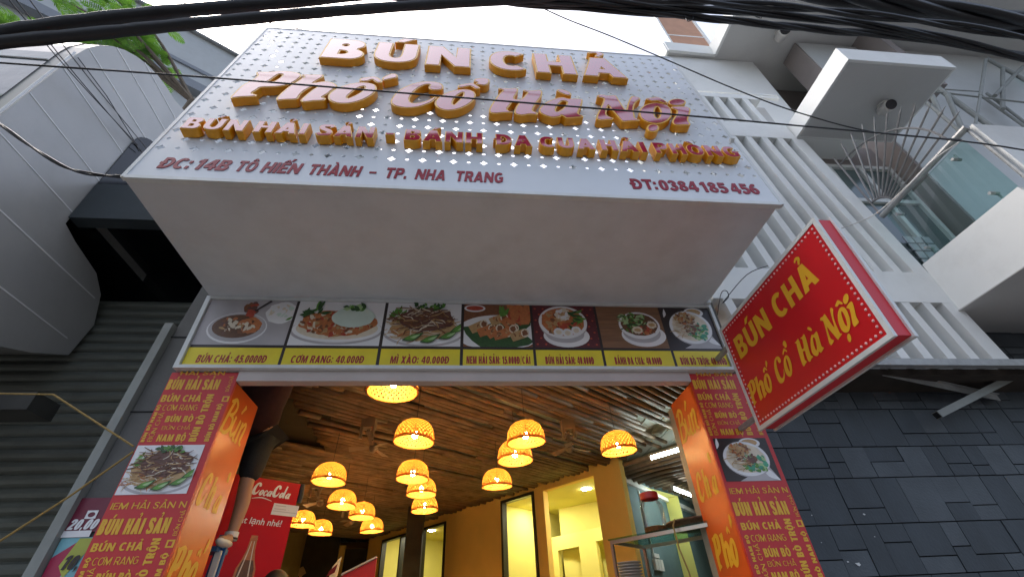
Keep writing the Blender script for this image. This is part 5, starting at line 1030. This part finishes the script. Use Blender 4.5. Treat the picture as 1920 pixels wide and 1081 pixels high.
t = thing('price_poster', 'red, green and blue price poster reading 10, below the maroon poster', 'poster', (-2.2,.08,1.9))
a_ = pf(100,1008); c_ = pf(75,1078); b = MB(); b.box((c_[0]+.01,.088,c_[1]-.1),(-2.13,.095,a_[1]+.0)); b.build('sheet', M('poster_blue'), t)
q = MB(); x0, x1, z1, z0 = c_[0]+.01, -2.135, a_[1], c_[1]-.1
q.flat([[(x0,z0+.08),(x0+.09,z0+.08),(x0+.12,z1-.1),(x0+.10,z1-.02),(x0,z1-.1)]], fr, -.001, 0); q.flat([[(x0+.06,z1-.14),(x0+.1,z1-.005),(x1,z1-.005),(x1-.02,z1-.05),(x0+.11,z1-.2)]], fr, -.0005, 1); q.flat([[(x0,z0+.02),(x1,z0+.04),(x1,z0+.07),(x0,z0+.07)]], fr, -.0002, 2)
q.build('printing', M('poster_pink','poster_green','print_white'), t)
q = MB(); p0, p1 = pf(110,1068), pf(148,1068); put_text(q, '10,', fr, .004, p0[0], p1[0], p0[1], .07, 0, .3, .2, .1, shear=.3); q.build('price_text', M('print_black'), t)
# far white building at the back left
FD = V((.85,.53,0)); FN = V((.53,-.85,0)); f0 = P(340,47,1,9.0)
def fq(u, v): return Q(u, v, f0, FN)
t = thing('white_block', 'tall pale building with roof ledge beyond the clad building', 'building', (f0.x,f0.y,0))
def fz_line(u, v): return Q(u, v, f0, FN).z
zt = (fq(300,24).z+fq(400,84).z)/2; zg1 = (fq(280,80).z+fq(350,123).z)/2; zg2 = (fq(250,99).z+fq(350,155).z)/2
L0 = -14; 
b = MB(); b.obox(V((f0.x,f0.y,0))+FD*L0, FD*26, -FN*6, Z_*zt); b.build('wall', M('sand_wall'), t)
b = MB(); b.obox(V((f0.x,f0.y,zg1-.25))+FD*L0+FN*.003, FD*26, FN*.10, Z_*.25); b.build('band', M('far_grey'), t, label='dark horizontal band')
b = MB(); b.obox(V((f0.x,f0.y,zt-.12))+FD*(L0-.1)+FN*.003, FD*26.2, FN*.22, Z_*.14); b.build('roof_ledge', M('steel_grey'), t)
b = MB(); b.obox(V((f0.x,f0.y,zg2-.9))+FD*L0+FN*.003, FD*26, FN*.5, Z_*.6); b.build('lower_band', M('far_grey'), t)
t = thing('grey_house', 'low grey house wall half hidden between tree and clad building', 'building', (-7,4.2,0)); b = MB(); b.box((-12,3.2,0),(-4.6,5.0,8.4)); b.build('wall', M('far_grey'), t); b = MB(); b.box((-12.1,3.1,8.4),(-4.5,5.1,8.55)); b.build('roof_edge', M('house_white'), t)
# ================================================================== trees
def frond(b, p, d, L, R, up, mi=0):
    d = d.normalized(); s_ = d.cross(up).normalized(); n = 15
    for k in range(n):
        f = (k+1)/n; c = p+d*(L*f)+Z_*(-.18*L*f*f); l = L*.34*math.sin(math.pi*min(1,.18+.82*f))**.7+.02
        for sg in (-1,1):
            e = (s_*sg+d*.45+Z_*R.uniform(-.2,.15)).normalized(); w_ = d*(L*.024)
            b.add([c-w_, c+e*l*.5-w_*1.3, c+e*l, c+e*l*.5+w_*1.3, c+w_], [(0,1,2,3,4)], mi if R.random() < .7 else 1-mi)
def tree(name_label, base, tips, seed, nf=26, L=1.0):
    R = random.Random(seed); t = thing('tree', name_label, 'tree', tuple(base)); tb = MB(); cb2 = MB(); top = base+Z_*(tips[0].z-base.z)*.72
    tb.tube([base, base.lerp(top,.5)+V((.15,.1,0)), top], .16, 8, r2=.09)
    for tp in tips:
        mid = top.lerp(tp,.5)+V((R.uniform(-.3,.3),R.uniform(-.3,.3),.35)); path = spline([tuple(top),tuple(mid),tuple(tp)],5); tb.tube([V(x) for x in path], .055, 6, r2=.012)
        for k in range(nf):
            p_ = V(path[min(len(path)-1, R.randint(len(path)//2, len(path)-1))])+V((R.gauss(0,.22),R.gauss(0,.22),R.gauss(0,.16)))
            a = R.uniform(0,6.28); d = V((math.cos(a),math.sin(a),R.uniform(-.35,.25))); frond(cb2, p_, d, L*R.uniform(.5,1.0), R, Z_, 0)
    tb.build('trunk', M('bark'), t); cb2.build('crown', M('leaf_bright','leaf_mid'), t)
TY = 2.7
tree('bright green fern leaved tree rising behind the clad building', V((-6.6,3.0,0)), [P(100,-8,1,TY), P(165,40,1,TY), P(212,28,1,TY), P(205,-10,1,TY), P(130,50,1,TY+.3), P(228,58,1,TY)], 4, 20, .62)
tree('darker leafy tree at the top left corner behind the glass front', V((-9.0,3.6,0)), [P(10,40,1,3.4), P(45,60,1,3.4), P(70,90,1,3.4), P(-30,20,1,3.4)], 9, 22, .62)
tree('broad street tree on the pavement left of the clad building, shading it', V((-9.0,-4.4,.1)), [V((-8.6,-3.0,8.6)),V((-7.2,-4.6,9.2)),V((-9.5,-5.4,9.6)),V((-8.0,-3.6,7.6)),V((-10.4,-3.8,8.8)),V((-6.6,-5.8,8.6)),V((-8.6,-4.4,10.2)),V((-6.0,-4.4,8.2))], 21, 70, 1.5)
# ================================================================== right neighbour: white louvred house
rh = thing('white_house', 'white modern house with vertical louvres, hood and balcony right of the sign', 'house', (2.2,0,0))
LEAN = .10
def fx(x, z): return x+(6.67-z)*LEAN
def lean_box(b, x0, x1, y0, y1, z0, z1, mi=0):
    b.prism([(fx(x0,z0),y0,z0),(fx(x1,z0),y0,z0),(fx(x1,z1),y0,z1),(fx(x0,z1),y0,z1)], (0,y1-y0,0), mi)
b = MB()
for z0, z1 in ((6.98,7.64),(4.31,6.64),(3.24,3.93)):
    x = 1.99
    while x < 4.20: lean_box(b, x, x+.085, 0.0, .19, z0, z1); x += .222
b.build('louvre', M('house_white'), rh)
b = MB()
for z0, z1 in ((6.64,6.98),(3.93,4.31),(7.64,7.74)): lean_box(b, 1.9, 4.28, -.004, .20, z0, z1)
lean_box(b, 4.20, 4.36, -.002, .22, 3.24, 6.64)
b.build('band', M('house_white'), rh)
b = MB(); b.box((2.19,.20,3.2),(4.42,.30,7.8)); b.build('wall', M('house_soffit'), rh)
b = MB(); b.box((3.2,.02,7.76),(4.55,.06,7.80)); b.box((3.2,.02,7.84),(4.55,.06,7.87)); b.build('top_rail', M('house_white'), rh)
b = MB(); b.box((4.30,-1.018,6.693),(5.70,.0,6.985)); b.box((4.30,0,6.68),(5.3,.3,7.0)); hood = b.build('hood', M('house_white'), rh)
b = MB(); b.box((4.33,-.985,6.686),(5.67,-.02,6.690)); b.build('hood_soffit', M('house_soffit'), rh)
# upper wall, recess and soffit
UY = .45
b = MB(); b.prism([(3.55,UY,7.7),(5.25,UY,7.7),(5.25,UY,9.98),(3.55,UY,9.98)], (0,.14,0)); b.build('upper_wall', M('house_white'), rh)
b = MB(); b.box((5.25,.95,7.0),(12,1.05,10)); b.box((5.25,.59,7.0),(5.35,.95,10)); b.box((7.0,-.3,7.9),(7.15,.95,10)); b.build('recess_wall', M('house_brown'), rh)
def window(x0, x1, y, z0, z1, n=2, par=None, tr=None):
    f = MB(); t_ = .06
    for a_ in [x0+(x1-x0)*k/n for k in range(n+1)]: f.box((a_-t_/2,y-.05,z0+t_/2),(a_+t_/2,y,z1-t_/2))
    f.box((x0-t_/2,y-.052,z0-t_/2),(x1+t_/2,y,z0+t_/2)); f.box((x0-t_/2,y-.052,z1-t_/2),(x1+t_/2,y,z1+t_/2))
    if tr: f.box((x0,y-.048,tr-.03),(x1,y,tr+.03))
    o = f.build('window', M('frame_white'), rh); g_ = MB(); g_.poly([(x0,y-.01,z0),(x1,y-.01,z0),(x1,y-.01,z1),(x0,y-.01,z1)]); g_.build('pane', M('window_glass'), o)
window(5.45,6.9,.94,7.2,9.1,2)
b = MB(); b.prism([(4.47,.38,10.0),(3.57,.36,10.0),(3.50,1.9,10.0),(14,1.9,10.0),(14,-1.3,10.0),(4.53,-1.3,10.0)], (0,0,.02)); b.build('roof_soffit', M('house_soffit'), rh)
b = MB()
for a_, c_ in (((3.54,.36),(4.47,.38)),((4.47,.38),(4.53,-1.3)),((4.53,-1.3),(14,-1.3)),((3.47,2.0),(3.54,.36))): b.bar((a_[0],a_[1],10.14),(c_[0],c_[1],10.14),.05,.34)
b.build('roof_fascia', M('house_white'), rh)
b = MB(); b.box((3.6,.45,10.02),(14,2.0,10.3)); b.build('roof_slab', M('house_white'), rh)
b = MB(); zz = 11.8
p0, p1, p2_ = P(1345,90,1,.55), P(1300,90,1,.55), P(1315,0,1,.55)
for k in range(26): b.box((3.95+k*.03,.55,10.35),(3.95+k*.03+.02,.58,12.6))
b.build('orange_screen', M('orange_slat'), rh)
b = MB(); b.box((3.95,.545,11.2),(4.73,.585,11.24)); b.box((3.90,.54,10.3),(3.945,.59,12.7)); b.box((4.735,.54,10.3),(4.80,.59,12.7)); b.build('screen_frame', M('house_white'), rh)
# balcony: glass side, handrail, slab
BX = 4.6
b = MB(); b.prism([(BX,-1.10,3.85),(BX,.0,3.85),(BX,.0,4.42),(BX,-1.0,4.42)], (6,0,0)); b.build('balcony_slab', M('house_white'), rh)
b = MB(); b.box((BX-.02,-1.03,3.835),(10.6,.5,3.845)); b.build('slab_soffit', M('house_soffit'), rh)
b = MB(); b.poly([(BX+.02,-1.0,4.43),(BX+.02,-.03,4.43),(BX+.02,-.03,5.13),(BX+.02,-1.0,5.13)]); b.build('balcony_glass', M('pane_green'), rh)
b = MB(); b.tube([(BX,.0,5.15),(BX,-1.1,5.18)], .032, 10); b.tube([(BX+.02,-1.08,4.4),(BX+.02,-1.08,5.16)], .018, 8); b.build('handrail', M('steel_grey'), rh)
b = MB()
for y in (-.85,-.15):
    for z in (4.52,5.02): b.tube([(BX-.03,y,z),(BX+.06,y,z)], .016, 8); b.tube([(BX+.05,y,z),(BX+.05,y+.0,z-.06 if z < 4.8 else z+.08)], .009, 6)
b.build('glass_clamp', M('steel_grey'), rh)
b = MB(); b.box((BX+.05,-1.12,4.42),(10.6,-1.06,5.20)); b.build('balcony_front', M('house_white'), rh)
b = MB(); b.box((4.36,.30,3.9),(5.80,.40,7.0)); b.box((5.80,.03,3.9),(5.83,.40,9.9)); b.build('loggia_wall', M('house_brown'), rh)
b = MB(); b.box((5.83,.02,3.9),(12,.06,9.9)); b.build('pale_wall', M('sand_wall'), rh)
window(4.80,5.72,.295,4.50,6.45,2,None,5.75)
b = MB()
for i in range(5):
    for j in range(3): b.box((5.0+j*.12,.225,4.50+i*.12),(5.1+j*.12,.235,4.60+i*.12))
b.build('vent_block', M('steel_grey'), rh, label='small dark grille seen through the balcony glass')
# anti climb fan of steel spikes above the balcony side
t = thing('spike_fan', 'fan of steel anti climb spikes above the balcony side rail', 'spikes', (BX,0,5.15), None)
b = MB()
for r_, w_ in ((.93,.011),(.20,.011)): b.tube([(BX,-r_*math.sin(a),5.17+r_*math.cos(a)) for a in [math.pi/2*i/16 for i in range(17)]], w_, 6)
b.tube([(BX,.0,5.2),(BX,.0,6.25)], .012, 6); b.build('arc_bar', M('spike_steel'), t)
for k in range(10):
    a = math.radians(9+k*8.0); d = V((0,-math.sin(a),math.cos(a))); b = MB(); b.tube([V((BX,0,5.17))+d*.20, V((BX,0,5.17))+d*1.10, V((BX,0,5.17))+d*1.17], lambda i: (.011,.011,.002)[i], 6); b.build('spike', M('spike_steel'), t)
# cameras
def cctv(u, v, z, label, sc=1.0):
    c = P(u, v, 2, z); t = thing('security_camera', label, 'camera', tuple(c)); d = V((-.3,-.75,-.6)).normalized(); X = d.orthogonal().normalized(); Yv = d.cross(X)
    b = MB(); b.lathe([(.0,0),(.06*sc,0),(.06*sc,-.025),(.0,-.025)], c, 16); b.build('mount', M('plastic_white'), t)
    h = c-Z_*.07*sc-d*.06*sc; b = MB(); b.lathe([(0,-.02*sc),(.062*sc,-.01*sc),(.066*sc,.13*sc),(.058*sc,.155*sc)], h, 18, ax=(X,Yv,d)); b.build('housing', M('plastic_white'), t, smooth=False)
    b = MB(); b.lathe([(.058*sc,.150*sc),(.045*sc,.148*sc),(0,.146*sc)], h, 18, ax=(X,Yv,d)); b.build('lens', M('camera_black'), t)
cctv(1655,196,6.68,'white security camera under the white hood',1.1)
cctv(1462,60,9.98,'small white security camera under the upper roof soffit',1.5)
# dark stone wall, steel beam and brackets
SWY = .36
t = thing('stone_wall', 'dark grey stone clad wall right of the entrance below the louvres', 'wall', (2.2,SWY,.14))
b = MB(); b.box((2.19,SWY+.012,.14),(10,SWY+.2,4.2)); b.build('backing', M('joint_black'), t)
R = random.Random(11); b = MB(); z = .14; row = 0
def tile(x0, x1, z0, z1):
    o_ = R.uniform(0,.008); b.box((x0+.0025,SWY-o_,z0+.004),(x1-.0025,SWY+.012,z1-.004), R.choice((0,0,1)))
while z < 4.15:
    x = 2.19-R.uniform(0,.3); hh = R.choice((.24,.28,.32))
    while x < 7.5:
        w_ = R.choice((.15,.22,.22,.30)); k = R.choice((0,0,0,1,3))
        if k == 0: tile(x, x+w_, z, z+hh)
        elif k == 1: h1 = hh*R.choice((.4,.5,.62)); tile(x, x+w_, z, z+h1); tile(x, x+w_, z+h1, z+hh)
        elif k == 2: h1 = hh*.68; tile(x, x+w_, z, z+h1); tile(x, x+w_, z+h1, z+hh)
        else: h1 = hh*.33; tile(x, x+w_, z, z+h1); tile(x, x+w_, z+h1, z+hh)
        x += w_
    z += hh
b.build('stone_tile', M('stone_dark','stone_slate'), t)
b = MB()
for u, v, r_ in ((1620,963,.016),(1640,1005,.008),(1609,1056,.026),(1590,1052,.012),(1522,965,.008),(1540,1016,.006)):
    c = P(u, v, 1, SWY-.011); r_ *= .75; b.flat([[(c.x+r_*math.cos(a)*R.uniform(.5,1.3), c.z+r_*.6*math.sin(a)*R.uniform(.5,1.3)) for a in [i*.7 for i in range(9)]]], (V((0,SWY-.0105,0)), X_, Z_, -Y_), 0)
b.build('paint_spots', M('paint_spot'), t)
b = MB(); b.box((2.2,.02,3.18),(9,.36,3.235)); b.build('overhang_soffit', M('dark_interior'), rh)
t = thing('steel_rail', 'grey steel channel rail along the bottom of the louvres', 'rail', (2.3,-.08,3.2)); a = P(1560,684,1,-.10); b = MB(); b.box((2.3,-.13,3.19),(9,-.07,3.25)); b.build('web', M('steel_grey'), t); b = MB(); b.box((2.3,-.07,3.235),(9,-.0,3.25)); b.build('flange', M('steel_grey'), t)
t = thing('steel_bracket', 'long weathered steel angle sloping away below the rail', 'bracket', tuple(P(1650,690,1,.05))); a = P(1648,692,1,.03); c = P(1868,740,1,.30); b = MB(); b.bar(a, c, .05, .006); b.bar(a-Z_*.03, c-Z_*.03, .006, .055); b.build('angle', M('steel_grey'), t)
t = thing('steel_bracket', 'pale square steel arm ending open above the dark stone wall', 'bracket', tuple(P(1758,776,1,.2))); a = P(1757,778,1,.16); c = P(1935,688,1,.16); b = MB(); b.bar(a, c, .055, .055); b.build('arm', M('trim_grey'), t); d = (a-c).normalized(); b = MB(); b.bar(a, a+d*.006, .045, .045); b.build('open_end', M('joint_black'), t)
# steel truss at the upper right
t = thing('steel_truss', 'light steel truss between white hood and right edge', 'truss', tuple(P(1800,180,1,-.3)), None)
b = MB(); TYy = -.3
def tl_(a_, c_, r_, y=TYy): b.tube([P(a_[0],a_[1],1,y), P(c_[0],c_[1],1,y)], r_, 8)
tl_((1758,165),(1868,245),.035); tl_((1735,190),(1800,246),.022); tl_((1776,178),(1804,242),.03); tl_((1748,180),(1764,216),.03)
tl_((1848,112),(1838,180),.026); tl_((1838,180),(1828,238),.02); tl_((1752,172),(1920,192),.014); tl_((1762,167),(1840,172),.01)
tl_((1850,110),(1930,155),.03,-.2); tl_((1918,125),(1865,180),.03,-.2); tl_((1880,130),(1880,205),.03,-.2); tl_((1840,180),(1925,240),.02,-.1); tl_((1850,175),(1925,232),.02,-.1)
b.build('truss_bar', M('trim_grey'), t)
b = MB(); b.obox(P(1918,125,1,-.15), V((2.2,0,0)), V((0,.012,0)), V((0,0,-1.5))); b.build('canopy_glass', M('pane_green'), t)
t = thing('drain_pipe', 'short white drain pipe stub above the hood', 'pipe', tuple(P(1640,88,1,-.2))); b = MB(); b.tube([P(1630,82,1,.3), P(1660,97,1,.1)], .03, 8); b.build('stub', M('plastic_white'), t); b = MB(); b.tube([P(1638,86,1,.28), P(1644,89,1,.26)], .042, 8); b.build('collar', M('house_white'), t)
# ================================================================== cables over the street
def cable(label, pts, y, r, matn='cable_black', name='overhead_cable', group='overhead cables across the street', twist=0, y1=None, ext=(1,1)):
    path = [P(u, v, 1, y if y1 is None else y+(y1-y)*i/(len(pts)-1)) for i, (u, v) in enumerate(pts)]
    path = [V(x) for x in spline([tuple(p_) for p_ in path], 5)]
    if ext[0]: d = (path[0]-path[min(9, len(path)-1)]).normalized()+V((0,-.35*ext[0]+.35,0)); path = [path[0]+d*8, path[0]+d*3]+path
    if ext[1]: d = (path[-1]-path[-min(9, len(path))]).normalized(); path += [path[-1]+d*3, path[-1]+d*9]
    b = MB()
    if twist:
        for s_ in range(twist):
            q_ = []
            for i, p_ in enumerate(path): a = i*.55+s_*6.283/twist; q_.append(p_+V((0,math.cos(a),math.sin(a)))*r*1.05)
            b.tube(q_, r, 6)
    else: b.tube(path, lambda i: r*(1+.06*math.sin(i*2.3)), 8)
    return tag(b.build(name, M(matn), smooth=True), label, 'cable', group)
cable('thick black cable crossing the top left, upper of the pair', [(-60,76),(0,62),(130,43),(300,24),(540,4),(760,-18)], -1.75, .040)
cable('thick black cable crossing the top left, lower of the pair', [(-60,90),(0,80),(200,61),(350,46),(560,27),(760,12),(985,-2),(1100,-14)], -1.75, .036)
cable('black cable bundle crossing the top middle, thin at its left end', [(760,-6),(985,3),(1120,5),(1250,12),(1500,32),(1720,62),(1960,118)], -1.7, .017, twist=3)
cable('black twisted bundle passing just above the upper security camera', [(900,0),(1000,8),(1240,26),(1400,42),(1560,58),(1720,72),(1960,112)], -1.65, .016, twist=3)
cable('black cable under the thick bundle at the top right', [(1180,-4),(1300,3),(1480,14),(1640,30),(1800,50),(1960,78)], -1.8, .018, twist=2, ext=(3,1))
cable('thickest black cable bundle in the top right corner', [(1380,-34),(1560,-8),(1740,16),(1960,46)], -1.8, .042, twist=3, ext=(3,1))
cable('black cable just beneath the thickest bundle in the top right corner', [(1500,-8),(1640,12),(1780,30),(1960,70)], -1.72, .024, twist=2, ext=(3,1))
cable('thin black wire slanting from the top middle to the balcony rail', [(985,0),(1060,35),(1140,66),(1240,108),(1380,168),(1500,212),(1640,248),(1805,262)], -1.5, .0055, y1=-1.1, ext=(1,0))
cable('thin black wire crossing the raised letters of the big sign', [(-40,115),(0,118),(400,146),(800,178),(1100,202),(1290,217),(1500,236),(1800,264),(1960,288)], -1.6, .0055)
cable('thin twisted wires sagging at the left to the sign box corner', [(-40,205),(0,233),(60,276),(120,312),(170,326),(226,331)], -1.35, .006, twist=2, y1=-1.15, ext=(1,0))
cable('thin wire above the top left corner of the big sign', [(470,34),(500,42),(560,54),(640,70)], -.8, .006, ext=(1,0))
for k, (a_, c_, lab) in enumerate((((8,-20),(258,272),'leftmost thin wire dropping from the top left to the black side window'),((22,-20),(268,287),'second thin wire dropping from the top left to the black side window'),((48,-20),(278,282),'third thin wire dropping from the top left to the black side window'))):
    pa, pb = P(a_[0],a_[1],1,-1.4), P(c_[0],c_[1],0,LXW+.05); pa = pa+(pa-pb)*.35; mid = pa.lerp(pb,.5)-Z_*.05
    b = MB(); b.tube([V(x) for x in spline([tuple(pa),tuple(mid),tuple(pb)],6)], .005, 5); tag(b.build('service_wire', M('cable_black')), lab, 'wire', 'service wires dropping to the clad building')
b = MB(); b.tube([P(146,108,0,LXW+.02), P(200,180,0,LXW+.02), P(264,284,0,LXW+.02)], .005, 5); tag(b.build('surface_wire', M('cable_black')), 'thin wire lying on the metal cladding below its rounded corner', 'wire')
b = MB(); b.tube([V(x) for x in spline([tuple(P(1578,428,1,-.35)),tuple(P(1640,402,1,-.5)),tuple(P(1705,345,1,-.8)),tuple(P(1750,300,1,-.95)),tuple(P(1806,262,1,-1.12))],5)], .0055, 5); tag(b.build('loose_wire', M('wire_white')), 'pale loose wire curving from the louvres up to the balcony rail', 'wire')
b = MB(); b.tube([V(x) for x in spline([tuple(P(1345,590,1,-.12)),tuple(P(1352,550,1,-.12)),tuple(P(1362,545,1,-.16)),tuple(P(1366,556,1,-.14)),tuple(P(1356,566,1,-.12)),tuple(P(1400,515,1,-.2)),tuple(P(1440,498,1,-.26))],5)], .004, 5); tag(b.build('sign_wire', M('cable_black')), 'black wire looping between sign box corner and light box', 'wire')
b = MB(); b.tube([P(-20,737,1,.0), P(100,739,1,-.02), P(250,836,1,.02)], .006, 6); tag(b.build('rope', M('rope_yellow')), 'yellow rope running down to the left banner pillar', 'rope')
b = MB(); b.tube([P(250,846,1,.02), P(130,930,1,-.02), P(-20,1026,1,-.04)], .006, 6); tag(b.build('rope', M('rope_yellow')), 'thin rope sloping down left across the grey roller shutter', 'rope')

for cb_name, pts in (('overhead_cable.003', ((1280,14),(1300,32),(1290,40),(1284,26),(1296,12))), ('overhead_cable.002', ((1420,6),(1408,24),(1428,34),(1422,14),(1440,4)))):
    par = bpy.data.objects.get(cb_name)
    if par: b = MB(); b.tube([V(x) for x in spline([tuple(P(u, v, 1, -1.66)) for u, v in pts], 5)], .004, 5); b.build('wire_tie', M('cable_black'), par)
